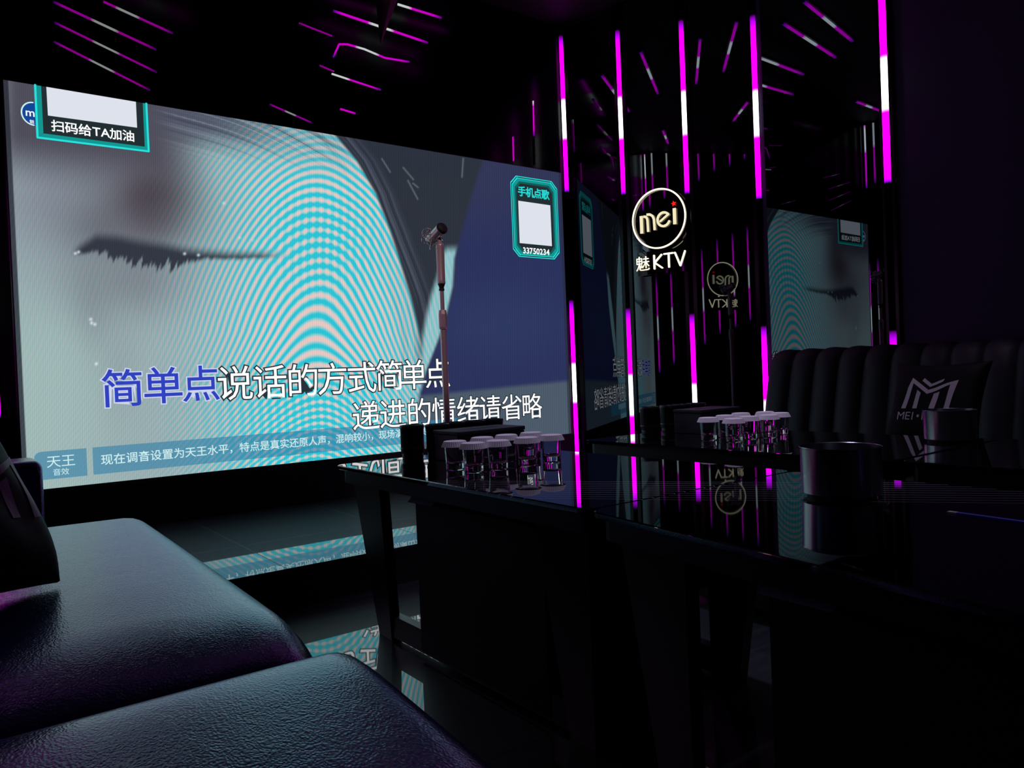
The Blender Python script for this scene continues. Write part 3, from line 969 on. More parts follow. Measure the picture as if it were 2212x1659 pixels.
# ------------------------------------------------------------------ round illuminated sign, and its twin on the left wall
M['e_ring'] = emission('warm_white_tube', (1.0, 0.86, 0.56), 2.4)
M['e_letter'] = emission('warm_white_acrylic', (0.92, 0.82, 0.52), 1.0)
M['e_star'] = emission('red_star', (1.0, 0.02, 0.01), 1.0)
def sign():
    t = thing('illuminated_sign', 'round warm white illuminated sign on the mirror, with a red star', 'sign', (0, 0, 0), 0, 'round illuminated signs on the side walls')
    mb = MB()
    R = 0.193
    pr = [(R + 0.0075 * math.cos(a), 0.0075 * math.sin(a)) for a in [2 * math.pi * k / 10 for k in range(10)]]
    mb.tube([(R * math.cos(2 * math.pi * k / 72), -0.030, R * 1.03 * math.sin(2 * math.pi * k / 72)) for k in range(72)], 0.0052, 8, True)
    mb.build('light_ring', M['e_ring'], t)
    mb = MB()
    y0, y1 = -0.030, -0.024
    w_ = 0.0215
    # m: an upright, then a double arch
    mb.stroke([(-0.129, -0.083), (-0.129, 0.037)], w_, y0, y1, caps=False)
    def arch(x0, x1, zb, zt):
        r = (x1 - x0) / 2
        return [(x0 + 0.012, zt)] + [((x0 + x1) / 2 + r * math.sin(a), zt - r + r * math.cos(a)) for a in [math.radians(k * 15) for k in range(1, 7)]] + [(x1, zb)]
    mb.stroke([(-0.113, 0.030), (-0.097, 0.028), (-0.086, 0.015), (-0.083, 0.0), (-0.081, -0.078)], w_ * 0.72, y0, y1, caps=False)
    mb.stroke([(-0.088, 0.040), (-0.064, 0.038), (-0.044, 0.024), (-0.035, 0.002), (-0.032, -0.073)], w_ * 0.72, y0, y1, caps=False)
    # e: open bowl with a slanting bar
    E = [(0.036 + 0.044 * math.cos(math.radians(a)), -0.010 + 0.046 * math.sin(math.radians(a))) for a in range(38, 336, 11)]
    mb.stroke(E, w_ * 0.72, y0, y1)
    mb.stroke([E[0], (0.012, -0.020)], w_ * 0.6, y0, y1)
    mb.stroke([(0.116, -0.055), (0.116, 0.052)], w_, y0, y1, caps=False)
    mb.build('letters', M['e_letter'], t)
    mb = MB(); mb.lathe([(0.0, -0.006), (0.198, -0.006), (0.198, 0.0), (0.0, 0.0)], 72, M=Matrix.Translation((0, -0.0155, 0)) @ Matrix.Scale(1.03, 4, (0, 0, 1)) @ Matrix.Rotation(math.pi / 2, 4, 'X'), smooth=False)
    mb.build('backing_disc', M['black_glass'], t)
    mb = MB()
    S = []
    for k in range(10):
        r = 0.019 if k % 2 == 0 else 0.008
        a = math.radians(90 + 36 * k + 8)
        S.append((0.113 + r * math.cos(a), 0.083 + r * math.sin(a)))
    mb.prism(S, y0, y1, 'xzy')
    mb.build('star', M['e_star'], t)
    mb = MB(); mb.box(-0.172, 0.186, -0.020, -0.012, -0.372, -0.212)
    p = mb.build('name_plate', M['black_glass'], t)
    mb = MB()
    zc = -0.290
    v, f = glyph('魅', 0.0)
    mb.add([(-0.132 + (q[0] - 0.5) * 0.108, -0.026, zc + (q[1] - 0.38) * 0.108) for q in v], f)
    w2 = 0.0095
    ya, yb = -0.030, -0.021
    mb.stroke([(-0.045, zc - 0.045), (-0.045, zc + 0.045)], w2, ya, yb); mb.stroke([(0.010, zc + 0.045), (-0.042, zc - 0.004), (0.012, zc - 0.045)], w2, ya, yb)
    mb.stroke([(0.030, zc + 0.046), (0.094, zc + 0.046)], w2, ya, yb); mb.stroke([(0.062, zc + 0.046), (0.062, zc - 0.045)], w2, ya, yb)
    mb.stroke([(0.108, zc + 0.046), (0.144, zc - 0.045), (0.180, zc + 0.048)], w2, ya, yb)
    mb.build('plate_letters', M['e_ring'], p)
    mb = MB()
    for (x, z) in ((-0.15, 0.15), (0.15, 0.15), (-0.15, -0.15), (0.15, -0.15)):
        pass
    mb.lathe([(0.006, 0), (0.006, 0.022)], 10, M=Matrix.Translation((0, 0, 0)) @ Matrix.Rotation(math.pi / 2, 4, 'X'), close=True)
    mb.build('wall_fixing', M['post'], t)
    return t
sg = sign()
cpos = Vector((3.972, 3.527, 1.852))
cpos = cpos + RN * 0.024 + RT * 0.016
sg.location = cpos
sg.rotation_euler = (0, 0, math.atan2(RT.y, RT.x))
lp = LA + LT * ((LA.y - 3.44) / -LT.y) + LN * 0.045
dup(sg, 'twin round sign on the left wall, seen small in the mirror above the tables', (lp.x, lp.y, 1.87), math.atan2(-LT.y, -LT.x))

# ------------------------------------------------------------------ left sofa
sofa = thing('leather_sofa', 'black leather sofa in the foreground with two broad seat cushions', 'sofa', (0.1, 1.3, 0))
mb = MB(); mb.rbox(-0.50, 0.475, -0.75, 2.72, 0.04, 0.30, 0.02, (4, 8, 3)); mb.build('base', M['leather_dim'], sofa)
def drop(p):
    return p
def cush(y0, y1, xf0, xf1, fall=0.0):
    def sag(p):
        k = (p[1] - y0) / (y1 - y0)
        xf = xf0 + (xf1 - xf0) * k
        xx = p[0]
        if xx > 0.0:
            xx = xx * xf / 0.5
        # the cushion rolls down towards the seam at its near end
        t = max(0.0, 1 - (p[1] - y0) / 0.30)
        zz = p[2] - (0.060 * t ** 2.1 if p[2] > 0.33 else 0)
        if xx > 0.2:
            xx -= 0.030 * t ** 3 * ((xx - 0.2) / 0.3)
        # and falls away from its crest at the far end
        if fall and p[2] > 0.33:
            zz -= min(0.075, fall * max(0.0, y1 - 0.12 - p[1]))
        return (xx, p[1], zz)
    return sag
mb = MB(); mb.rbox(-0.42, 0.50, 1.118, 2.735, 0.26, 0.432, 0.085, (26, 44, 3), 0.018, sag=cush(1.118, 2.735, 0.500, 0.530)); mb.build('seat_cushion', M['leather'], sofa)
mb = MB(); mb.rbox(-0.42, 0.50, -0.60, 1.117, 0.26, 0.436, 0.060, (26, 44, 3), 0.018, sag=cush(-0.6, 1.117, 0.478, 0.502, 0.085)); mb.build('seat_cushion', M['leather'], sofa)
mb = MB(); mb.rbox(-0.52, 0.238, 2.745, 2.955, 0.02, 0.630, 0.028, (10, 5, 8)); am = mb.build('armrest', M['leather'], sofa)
mb = MB()
for yy in (2.749,):
    mb.tube([(-0.45, yy, 0.617), (0.20, yy, 0.617), (0.222, yy, 0.605), (0.226, yy, 0.58), (0.226, yy, 0.30)], 0.0028, 6)
mb.build('piping', M['leather_dim'], am, origin=sofa.location)
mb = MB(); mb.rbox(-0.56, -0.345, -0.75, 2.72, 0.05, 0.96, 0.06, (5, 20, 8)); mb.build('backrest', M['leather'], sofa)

# ------------------------------------------------------------------ right sofa (channel-tufted)
rs = thing('channel_back_sofa', 'black channel-tufted sofa along the right wall', 'sofa', (3.7, 0.8, 0))
def channel_back():
    NB, step, yend = 34, 0.142, 2.645
    prof = [(4.125, 0.30), (4.125, 0.80), (4.115, 0.865), (4.085, 0.893), (4.03, 0.900), (3.975, 0.897), (3.93, 0.880), (3.895, 0.84), (3.872, 0.77), (3.850, 0.68), (3.828, 0.58), (3.806, 0.48), (3.79, 0.40), (3.78, 0.30)]
    P = np.array(prof)
    Tn = np.gradient(P, axis=0)
    nr = np.stack([-Tn[:, 1], Tn[:, 0]], 1)
    nr /= np.linalg.norm(nr, axis=1)[:, None]
    if nr[8, 0] > 0: nr = -nr
    ys = []
    for b in range(NB):
        for k in range(8):
            ys.append((yend - step * (b + k / 8), b, k / 8))
    v, f = [], []
    for (yy, b, k) in ys:
        bul = 0.026 * (abs(math.sin(math.pi * k)) ** 0.5) if not (b == 0 and k == 0) else 0.0
        for j in range(len(prof)):
            wgt = 0 if j < 3 else min(1.0, (j - 2) / 4.0)
            v.append((P[j, 0] + nr[j, 0] * bul * wgt, yy, P[j, 1] + nr[j, 1] * bul * wgt))
    m = len(prof)
    for i in range(len(ys) - 1):
        for j in range(m - 1):
            f.append((i * m + j, (i + 1) * m + j, (i + 1) * m + j + 1, i * m + j + 1))
    f.append(tuple(range(m)))
    f.append(tuple((len(ys) - 1) * m + j for j in range(m))[::-1])
    mb = MB(); mb.add(v, f, True)
    return mb.build('channel_backrest', M['leather_dim'], rs)
channel_back()
mb = MB(); mb.rbox(3.24, 4.10, -2.1, 2.62, 0.03, 0.26, 0.02, (5, 20, 3)); mb.build('base', M['leather_dim'], rs)
for (a, b) in ((1.32, 2.63), (0.0, 1.31), (-1.35, -0.01)):
    mb = MB(); mb.rbox(3.22, 3.86, a, b, 0.25, 0.425, 0.06, (12, 20, 3), 0.012); mb.build('seat_cushion', M['leather_dim'], rs)

# ------------------------------------------------------------------ cushions with the printed emblem
LOGO = [[(-0.0957, 0.1179), (-0.021, 0.0591), (0.0964, 0.106), (0.0748, -0.0345), (0.0523, -0.0365), (0.0681, 0.0823), (-0.0237, 0.0389), (-0.0882, 0.0909), (-0.1065, -0.0291), (-0.125, -0.0294), (-0.1109, 0.0699)],
        [(-0.0467, 0.1169), (-0.0123, 0.0886), (0.0415, 0.1103), (0.0363, 0.097), (-0.0173, 0.0732), (-0.0536, 0.1034)],
        [(-0.0658, 0.0576), (-0.049, 0.0433), (-0.0576, -0.0291), (-0.0774, -0.0287)],
        [(0.004, 0.0416), (0.0267, 0.0515), (0.0169, -0.0312), (-0.0052, -0.0309)]]
def cushion(label, size, thick, logo_shift, text=True, group='black cushions with a pale emblem'):
    t = thing('throw_pillow', label, 'pillow', (0, 0, 0), 0, group)
    n = 30
    def surf(a, b):
        """a, b in -1..1 -> outline squeezed at the sides, height"""
        k = 1 - 0.10 * (1 - b * b) * abs(a) ** 3
        j = 1 - 0.10 * (1 - a * a) * abs(b) ** 3
        h = thick / 2 * (max(0.0, (1 - a ** 4)) * max(0.0, (1 - b ** 4))) ** 0.55
        return a * k * size / 2, b * j * size / 2, h
    v, f = [], []
    g = [math.sin(math.pi / 2 * (2 * i / n - 1)) for i in range(n + 1)]
    for side in (1, -1):
        k0 = len(v)
        for i in range(n + 1):
            for j in range(n + 1):
                x, z, h = surf(g[i], g[j])
                wr = 0.004 * math.sin(9 * g[i] + 5 * g[j]) * (1 - g[i] ** 2) * (1 - g[j] ** 2)
                v.append((x, -side * (h + 0.004) + wr, z))
        for i in range(n):
            for j in range(n):
                q = (k0 + i * (n + 1) + j, k0 + (i + 1) * (n + 1) + j, k0 + (i + 1) * (n + 1) + j + 1, k0 + i * (n + 1) + j + 1)
                f.append(q if side == 1 else q[::-1])
    N1 = (n + 1) ** 2
    edge = [i * (n + 1) for i in range(n + 1)] + [n * (n + 1) + j for j in range(1, n + 1)] + [i * (n + 1) + n for i in range(n - 1, -1, -1)] + [j for j in range(n - 1, 0, -1)]
    for a, b in zip(edge, edge[1:] + edge[:1]):
        f.append((a, b, b + N1, a + N1))
    mb = MB(); mb.add(v, f, True); mb.build('pillow_cover', M['pillow'], t)
    # emblem, laid on the bulging face
    def on_face(x, z):
        a, b = max(-0.99, min(0.99, x / (size / 2))), max(-0.99, min(0.99, z / (size / 2)))
        for _ in range(6):
            k = 1 - 0.10 * (1 - b * b) * abs(a) ** 3
            j = 1 - 0.10 * (1 - a * a) * abs(b) ** 3
            a, b = max(-0.99, min(0.99, x / (size / 2) / k)), max(-0.99, min(0.99, z / (size / 2) / j))
        h = thick / 2 * (max(0, 1 - a ** 4) * max(0, 1 - b ** 4)) ** 0.55
        wr = 0.004 * math.sin(9 * a + 5 * b) * (1 - a * a) * (1 - b * b)
        return (x, -(h + 0.0055) + wr, z)
    def patch(polys):
        bm = bmesh.new()
        for P in polys:
            bm.faces.new([bm.verts.new((a + logo_shift[0], 0, b + logo_shift[1])) for a, b in P])
        bmesh.ops.triangulate(bm, faces=bm.faces[:])
        for _ in range(3):
            long_ = [e for e in bm.edges if e.calc_length() > 0.02]
            if long_:
                bmesh.ops.subdivide_edges(bm, edges=long_, cuts=1)
                bmesh.ops.triangulate(bm, faces=bm.faces[:])
        vs = [on_face(v.co.x, v.co.z) for v in bm.verts]
        bm.verts.index_update()
        fs = [tuple(v.index for v in q.verts) for q in bm.faces]
        bm.free()
        mb = MB(); mb.add(vs, fs)
        return mb
    patch(LOGO).build('emblem', M['print'], t)
    if text:
        mb = MB()
        x = -0.136
        for ch, adv in (('M', 0.036), ('E', 0.027), ('I', 0.020), ('•', 0.024), ('K', 0.033), ('T', 0.032), ('V', 0.03)):
            v, f = glyph(ch, 0.0)
            xs = [p[0] for p in v]
            mb.add([on_face(x + logo_shift[0] + (p[0] - min(xs)) * 0.048, -0.082 + logo_shift[1] + p[1] * 0.053 * (1 if ch != '•' else 1)) for p in v], f)
            x += adv
        mb.build('emblem_lettering', M['print'], t)
    return t
p1 = cushion('black pillow with pale M emblem on the right sofa, behind the tables', 0.40, 0.10, (0.005, -0.015))
p1.matrix_world = Matrix.Translation((3.5, 1.55, 0.632)) @ Matrix.Rotation(math.radians(-90), 4, 'Z') @ Matrix.Rotation(math.radians(-25), 4, 'X')
p2 = cushion('black pillow with pale emblem on the foreground sofa, cut by the left edge', 0.381, 0.162, (0.05, -0.04), False)
p2.matrix_world = Matrix.Translation((-0.0173, 1.6969, 0.636)) @ Matrix.Rotation(0.898, 4, 'Z') @ Matrix.Rotation(-0.5105, 4, 'X') @ Matrix.Rotation(0.0728, 4, 'Y')

# ------------------------------------------------------------------ tables
TZ = 0.56
def table(label, loc, rotz, slant=0.0):
    t = thing('glass_top_table', label, 'table', (0, 0, 0), 0, 'long black glass topped tables')
    W_, LN_ = 0.72, 1.245
    def rr(x0, x1, y0, y1, r):
        P = []
        for (cx, cy, a0) in ((x1 - r, y1 - r, 0), (x0 + r, y1 - r, 90), (x0 + r, y0 + r, 180), (x1 - r, y0 + r, 270)):
            for k in range(7):
                a = math.radians(a0 + 15 * k)
                P.append((cx + r * math.cos(a), cy + r * math.sin(a)))
        return P
    mb = MB()
    P = rr(0, W_, 0, LN_, 0.035); Q = rr(0.003, W_ - 0.003, 0.003, LN_ - 0.003, 0.033)
    n = len(P)
    layers = [(Q, TZ - 0.013), (P, TZ - 0.011), (P, TZ - 0.002), (Q, TZ)]
    v = [(a, b, z) for (poly, z) in layers for a, b in poly]
    f = [tuple(range(n))[::-1], tuple(range(3 * n, 4 * n))]
    for k in range(3):
        f += [(k * n + i, k * n + (i + 1) % n, (k + 1) * n + (i + 1) % n, (k + 1) * n + i) for i in range(n)]
    mb.add(v, f); mb.build('tabletop', M['table'], t)
    mb = MB(); mb.prism(rr(0.018, W_ - 0.018, 0.018, LN_ - 0.018, 0.03), 0.503, TZ - 0.0132); mb.build('apron', M['apron'], t)
    for sx in (0, 1):
        for sy in (0, 1):
            xt, xb = (0.042, 0.088) if sx == 0 else (W_ - 0.042 - 0.035, W_ - 0.088 - 0.035)
            fl = lambda y: LN_ - y if sy == 0 else y
            top = [(xt, fl(LN_ - 0.055)), (xt + 0.035, fl(LN_ - 0.055)), (xt + 0.035, fl(LN_ - 0.235)), (xt, fl(LN_ - 0.235))]
            bot = [(xb, fl(LN_ - 0.105)), (xb + 0.035, fl(LN_ - 0.105)), (xb + 0.035, fl(LN_ - 0.19)), (xb, fl(LN_ - 0.19))]
            v = [(a, b, 0.0) for a, b in bot] + [(a, b, 0.5028) for a, b in top]
            mb = MB(); mb.add(v, [(0, 1, 2, 3), (4, 7, 6, 5), (0, 4, 5, 1), (1, 5, 6, 2), (2, 6, 7, 3), (3, 7, 4, 0)]); mb.build('leg', M['black_metal'], t)
        xr = 0.090 if sx == 0 else W_ - 0.121
        mb = MB(); mb.box(xr, xr + 0.031, 0.191, LN_ - 0.191, 0.012, 0.082); mb.build('bottom_rail', M['black_metal'], t)
    mb = MB(); mb.box(0.125, W_ - 0.125, 0.24, 0.865, 0.03, 0.50); cb = mb.build('cabinet', M['black_matt'], t)
    mb = MB(); mb.box(0.086, 0.124, 0.26, 0.86, 0.02, 0.47); mb.build('side_panel', M['black_matt'], t)
    mb = MB(); mb.add([(0.080, 0.715, 0.497), (0.080, 0.855, 0.497), (0.060, 0.725, 0.474), (0.060, 0.862, 0.470), (0.090, 0.715, 0.497), (0.090, 0.855, 0.497), (0.070, 0.725, 0.472), (0.070, 0.862, 0.468)],
                      [(0, 1, 3, 2), (4, 6, 7, 5), (0, 4, 5, 1), (2, 3, 7, 6), (0, 2, 6, 4), (1, 5, 7, 3)])
    tag(mb.build('bracket', M['satin_steel'], t), 'pale metal bracket')
    mb = MB(); mb.box(0.105, 0.60, 0.012, 0.017, 0.325, 0.5025); tag(mb.build('end_panel', M['brown_metal'], t), 'brownish satin end panel')
    if slant:
        for ch in list(t.children):
            for v in ch.data.vertices:
                v.co.x += slant * (1 - v.co.y / LN_) * (1 - v.co.x / W_)
    t.location = loc
    t.rotation_euler = (0, 0, rotz)
    return t
tA = table('long black glass table in front of the screen, holding tumblers', (1.030, 1.130, 0), 0)
table('long black glass table nearest the camera, holding a steel bucket', (1.022, -0.119, 0), 0, -0.165)
dup(tA, 'long black glass table by the mirrors, holding tumblers', (2.060, 1.035, 0), 0)
dup(tA, 'long black glass table at the right, before the channel-tufted sofa', (2.075, -0.225, 0), 0)

# ------------------------------------------------------------------ tumblers with paper lids
def tumbler():
    t = thing('lidded_tumbler', '', 'glass', (0, 0, TZ), 0, '')
    out = [(0.0, 0.0), (0.026, 0.0), (0.0285, 0.002), (0.0290, 0.020), (0.0325, 0.0795), (0.0322, 0.081), (0.0308, 0.0805), (0.0275, 0.024), (0.022, 0.0195), (0.0, 0.0185)]
    mb = MB(); mb.lathe(out, 36, (0, 0, TZ + 0.0004)); mb.build('glass_body', M['glass'], t)
    mb = MB()
    n = 72
    v, f = [], []
    rings = [(0.001, 0.0905, 0), (0.030, 0.0905, 0), (0.0335, 0.0895, 0.0003), (0.0405, 0.0735, 0.0011), (0.0400, 0.0735, 0.0011), (0.0330, 0.0885, 0.0003), (0.001, 0.0892, 0)]
    for (r, z, a) in rings:
        for k in range(n):
            an = 2 * math.pi * k / n
            rr = r + a * (1 if k % 2 else -1)
            v.append((rr * math.cos(an), rr * math.sin(an), TZ + z - 0.0040))
    for i in range(len(rings) - 1):
        for k in range(n):
            f.append((i * n + k, i * n + (k + 1) % n, (i + 1) * n + (k + 1) % n, (i + 1) * n + k))
    f.append(tuple(range(n))); f.append(tuple(6 * n + k for k in range(n)))
    mb.add(v, f, True); tag(mb.build('paper_lid', M['paper'], t), 'pleated white paper lid')
    return t
tb = tumbler()
ordn = ['first', 'second', 'third', 'last']
A1 = [(1.212, 1.812), (1.295, 1.806), (1.405, 1.808), (1.500, 1.806)]
A2 = [(1.216, 1.915), (1.336, 1.945), (1.432, 1.948), (1.530, 1.944)]
C1 = [(2.277, 1.708), (2.394, 1.728), (2.480, 1.702), (2.602, 1.735)]
C2 = [(2.290, 1.832), (2.416, 1.851), (2.548, 1.876), (2.642, 1.828)]
first = True
for row, tbl, rw in ((A1, 'table before the screen', 'front'), (A2, 'table before the screen', 'rear'), (C1, 'table by the mirrors', 'front'), (C2, 'table by the mirrors', 'rear')):
    for i, (x, y) in enumerate(row):
        lb = 'paper-lidded glass tumbler, %s from left in the %s row, on the %s' % (ordn[i], rw, tbl)
        gp = 'tumblers on the ' + tbl
        if first:
            tag(tb, lb, None, gp); tb.location = (x, y, TZ); first = False
        else:
            dup(tb, lb, (x, y, TZ), group=gp)

# ------------------------------------------------------------------ steel buckets
def bucket(label, loc):
    t = thing('steel_bucket', label, 'bucket', loc, 0, 'steel buckets on the tables')
    x, y, z = loc
    mb = MB(); mb.lathe([(0.0, 0.008), (0.074, 0.008), (0.0765, 0.010), (0.0785, 0.100), (0.0795, 0.1035), (0.0790, 0.1045), (0.0775, 0.1035), (0.0760, 0.013), (0.0, 0.012)], 64, (x, y, z)); mb.build('shell', M['steel'], t)
    mb = MB(); mb.lathe([(0.0, 0.0003), (0.066, 0.0003), (0.067, 0.0077), (0.0, 0.0077)], 48, (x, y, z)); mb.build('foot', M['black_matt'], t)
    return t
bk = bucket('dark steel bucket on the nearest table', (1.470, 0.842, TZ))
dup(bk, 'dark steel bucket in front of the emblem pillow', (2.635, 1.125, TZ))

# ------------------------------------------------------------------ dice cups
def dice_cup():
    t = thing('dice_cup', '', 'dice cup', (0, 0, TZ), 0, '')
    mb = MB(); mb.lathe([(0.0, 0.0004), (0.036, 0.0004), (0.0375, 0.004), (0.0365, 0.016), (0.0405, 0.022), (0.0410, 0.100), (0.0425, 0.104), (0.0425, 0.113), (0.041, 0.1155), (0.0375, 0.1155), (0.036, 0.112), (0.033, 0.106), (0.0, 0.1055)], 40, (0, 0, TZ)); mb.build('cup_body', M['cup_leather'], t)
    mb = MB(); mb.lathe([(0.0411, 0.030), (0.0416, 0.032), (0.0416, 0.036), (0.0411, 0.038)], 40, (0, 0, TZ)); mb.build('stitched_band', M['cup_leather'], t)
    return t
dc = dice_cup()
DA = [(1.300, 2.322), (1.368, 2.262), (1.452, 2.292), (1.537, 2.286), (1.622, 2.292)]
DC = [(2.405, 2.232), (2.527, 2.228), (2.614, 2.232), (2.700, 2.225)]
wa = ['leftmost, half hidden', 'second from left', 'third from left', 'fourth from left', 'rightmost']
wc = ['leftmost, standing apart', 'second from left', 'third from left, behind the box', 'rightmost, behind the box']
for k, (x, y) in enumerate(DA):
    lb = 'black dice cup behind the box on the screen-side table, ' + wa[k]
    if k == 0:
        tag(dc, lb, None, 'dice cups on the table before the screen'); dc.location = (x, y, TZ)
    else:
        dup(dc, lb, (x, y, TZ), group='dice cups on the table before the screen')
for k, (x, y) in enumerate(DC):
    dup(dc, 'black dice cup on the table by the mirrors, ' + wc[k], (x, y, TZ), group='dice cups on the table by the mirrors')

def tissue_box(label, x0, x1, y0, y1):
    t = thing('tissue_box', label, 'box', ((x0 + x1) / 2, (y0 + y1) / 2, TZ), 0, 'black tissue boxes on the tables')
    mb = MB(); mb.rbox(x0, x1, y0, y1, TZ + 0.0004, TZ + 0.086, 0.003, (2, 2, 2)); mb.build('box_body', M['leather_dim'], t)
    mb = MB(); mb.rbox(x0 - 0.002, x1 + 0.002, y0 - 0.002, y1 + 0.002, TZ + 0.0865, TZ + 0.100, 0.003, (2, 2, 2)); l = mb.build('box_lid', M['leather_dim'], t)
    cx, cy = (x0 + x1) / 2, (y0 + y1) / 2
    mb = MB(); mb.prism([(cx + 0.075 * math.cos(a), cy + 0.016 * math.sin(a)) for a in [2 * math.pi * k / 28 for k in range(28)]], TZ + 0.1001, TZ + 0.1008); mb.build('dispensing_slot', M['black_matt'], l, origin=t.location)
    return t
tissue_box('black tissue box behind the tumblers before the screen', 1.318, 1.590, 2.055, 2.205)
tissue_box('black tissue box behind the tumblers by the mirrors', 2.475, 2.730, 2.015, 2.160)

# slim violet stick on the nearest table
st = thing('violet_strip', 'slim violet stick lying on the nearest table', 'strip', (1.41, 0.50, TZ))  # flat violet piece with a pale end
mb = MB(); mb.obox((1.424, 0.600, TZ + 0.0003), (1.398, 0.36, TZ + 0.0003), 0.010, 0.003, (0, 0, 1)); mb.build('strip_body', M['strip'], st)
mb = MB(); mb.obox((1.4255, 0.616, TZ + 0.0003), (1.4242, 0.6005, TZ + 0.0003), 0.010, 0.003, (0, 0, 1)); mb.build('strip_tip', M['silver_tip'], st)

# ------------------------------------------------------------------ microphone on its stand
mx, my = 1.992, 3.2
ms = thing('microphone_stand', 'tall rose chrome microphone stand on the stage', 'microphone stand', (mx, my, 0.148))
mb = MB(); mb.lathe([(0.0, 0.0004), (0.15, 0.0004), (0.152, 0.006), (0.148, 0.014), (0.06, 0.022), (0.028, 0.030), (0.02, 0.05), (0.0, 0.05)], 48, (mx, my, 0.148)); mb.build('base', M['black_metal'], ms)
mb = MB(); mb.lathe([(0.0, 0.05), (0.0158, 0.05), (0.0158, 0.93), (0.0, 0.93)], 20, (mx, my, 0.148)); mb.build('lower_tube', M['rose_metal'], ms)
mb = MB(); mb.lathe([(0.0, 0.925), (0.019, 0.925), (0.0215, 0.935), (0.0215, 1.00), (0.018, 1.02), (0.0, 1.02)], 8, (mx, my, 0.148), smooth=False); mb.build('clutch', M['rose_metal'], ms)
mb = MB(); mb.lathe([(0.0, 1.02), (0.0108, 1.02), (0.0108, 1.122), (0.0, 1.122)], 18, (mx, my, 0.148)); mb.build('upper_tube', M['rose_metal'], ms)
mb = MB(); mb.lathe([(0.0, 1.116), (0.0135, 1.116), (0.0135, 1.126), (0.0115, 1.127), (0.0125, 1.134), (0.019, 1.150), (0.0, 1.150)], 24, (mx, my, 0.148)); mb.build('adapter', M['black_matt'], ms)
mic = thing('microphone', 'chrome studio microphone with black grille atop the stand', 'microphone', (mx, my, 1.298))
mb = MB()
gr = []
for i, (z, r) in enumerate([(0.0004, 0.019), (0.006, 0.0208), (0.19, 0.0222), (0.197, 0.020), (0.204, 0.012), (0.212, 0.010)]):
    pass
n = 24
v, f = [], []
prof = [(0.0, 0.0003), (0.0195, 0.0003), (0.0208, 0.006), (0.0200, 0.020), (0.0205, 0.185), (0.0205, 0.192), (0.016, 0.200), (0.010, 0.204), (0.010, 0.224), (0.0, 0.224)]
n = 36
for (r, z) in prof:
    for k in range(n):
        rr = r * (1 - (0.10 if (k % 3 == 0 and 0.015 < z < 0.188) else 0))
        v.append((mx + rr * math.cos(2 * math.pi * k / n), my + rr * math.sin(2 * math.pi * k / n), 1.298 + z))
for i in range(len(prof) - 1):
    for k in range(n):
        f.append((i * n + k, i * n + (k + 1) % n, (i + 1) * n + (k + 1) % n, (i + 1) * n + k))
mb.add(v, f, True); mb.build('ribbed_grip', M['rose_metal'], mic)
ax = Vector((0.10, -0.90, 0.42)).normalized()
hc = Vector((mx - 0.010, my + 0.01, 1.298 + 0.247))
Rm = ax.to_track_quat('Z', 'Y').to_matrix().to_4x4()
HM = Matrix.Translation(hc) @ Rm
mb = MB(); mb.lathe([(0.0, -0.065), (0.024, -0.065), (0.0285, -0.060), (0.0285, 0.040), (0.0305, 0.041), (0.0305, 0.046), (0.0, 0.046)], 36, M=HM); mb.build('capsule_housing', M['chrome'], mic)
mb = MB(); mb.lathe([(0.0300, 0.0462), (0.0300, 0.052), (0.026, 0.060), (0.015, 0.064), (0.0, 0.065)], 36, M=HM); mb.build('grille', M['black_matt'], mic)
mb = MB()
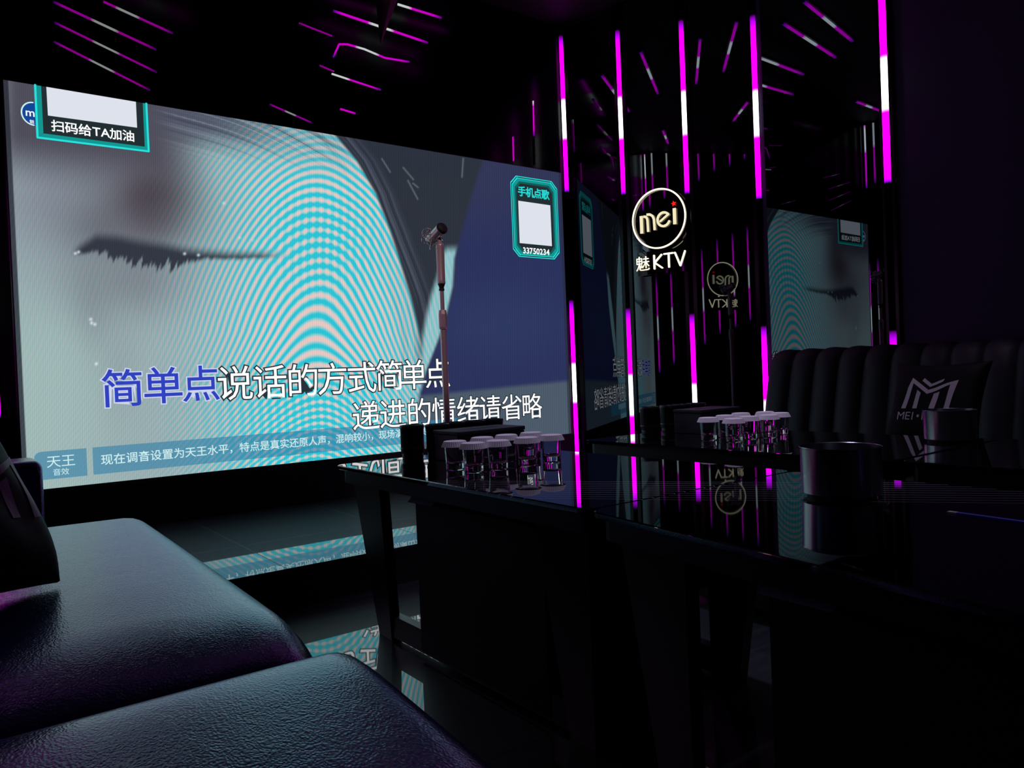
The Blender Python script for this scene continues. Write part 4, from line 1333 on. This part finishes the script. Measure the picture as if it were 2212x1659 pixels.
for k in range(6):
    a = 2 * math.pi * k / 6
    c0 = HM @ Vector((0.040 * math.cos(a), 0.040 * math.sin(a), -0.042))
    e1_ = (HM.to_3x3() @ Vector((math.cos(a), math.sin(a), 0.0))).normalized()
    e2_ = (HM.to_3x3() @ Vector((-math.sin(a) * 0.45, math.cos(a) * 0.45, -0.9))).normalized()
    mb.tube([c0 + e1_ * 0.020 * math.cos(t) + e2_ * 0.026 * math.sin(t) for t in [2 * math.pi * j / 20 for j in range(20)]], 0.0028, 6, True)
mb.tube([HM @ Vector((0.042 * math.cos(t), 0.042 * math.sin(t), -0.03)) for t in [2 * math.pi * j / 36 for j in range(36)]], 0.0028, 6, True)
mb.build('shock_mount', M['chrome'], mic)

# ------------------------------------------------------------------ spiked star ornament hanging from the ceiling
so = thing('star_ornament', 'spiked rose metal star ornament hanging above the table', 'ornament', (1.33, 2.30, 2.60))
def spike(tip, base_c, wb, name):
    tip, c = Vector(tip), Vector(base_c)
    d = (tip - c).normalized()
    s = d.cross(Vector((0.3, 1, 0.1))).normalized()
    t = s.cross(d).normalized()
    ring_ = [c + (s * math.cos(a) + t * math.sin(a)) * (wb if k % 2 == 0 else wb * 0.45) for k, a in enumerate([2 * math.pi * q / 8 + 0.35 for q in range(8)])]
    mb = MB(); mb.add([tip] + ring_, [(0, k + 1, (k + 1) % 8 + 1) for k in range(8)] + [tuple(range(1, 9))[::-1]])
    return mb.build(name, M['rose_star'], so)
SCN = Vector((1.33, 2.30, 2.60))
for tp in ((1.200, 2.245, 1.942), (1.80, 2.15, 2.235), (0.80, 2.2, 2.30), (1.1, 1.75, 2.35), (1.55, 2.8, 2.36), (1.9, 2.5, 2.75), (0.8, 2.6, 2.75), (1.3, 2.3, 3.15)):
    d = (Vector(tp) - SCN).normalized()
    spike(tp, SCN + d * 0.05, 0.15, 'spike')
mb = MB(); mb.lathe([(0.0, -0.07)] + [(0.07 * math.sin(math.radians(a)), -0.07 * math.cos(math.radians(a))) for a in range(15, 180, 15)] + [(0.0, 0.07)], 20, tuple(SCN)); mb.build('hub', M['rose_star'], so)
mb = MB(); mb.tube([(1.3, 2.3, 3.14), (1.3, 2.3, CEIL - 0.0005)], 0.004, 8); mb.build('hanging_cable', M['black_matt'], so)

bpy.data.objects.remove(_to)
bpy.context.view_layer.update()
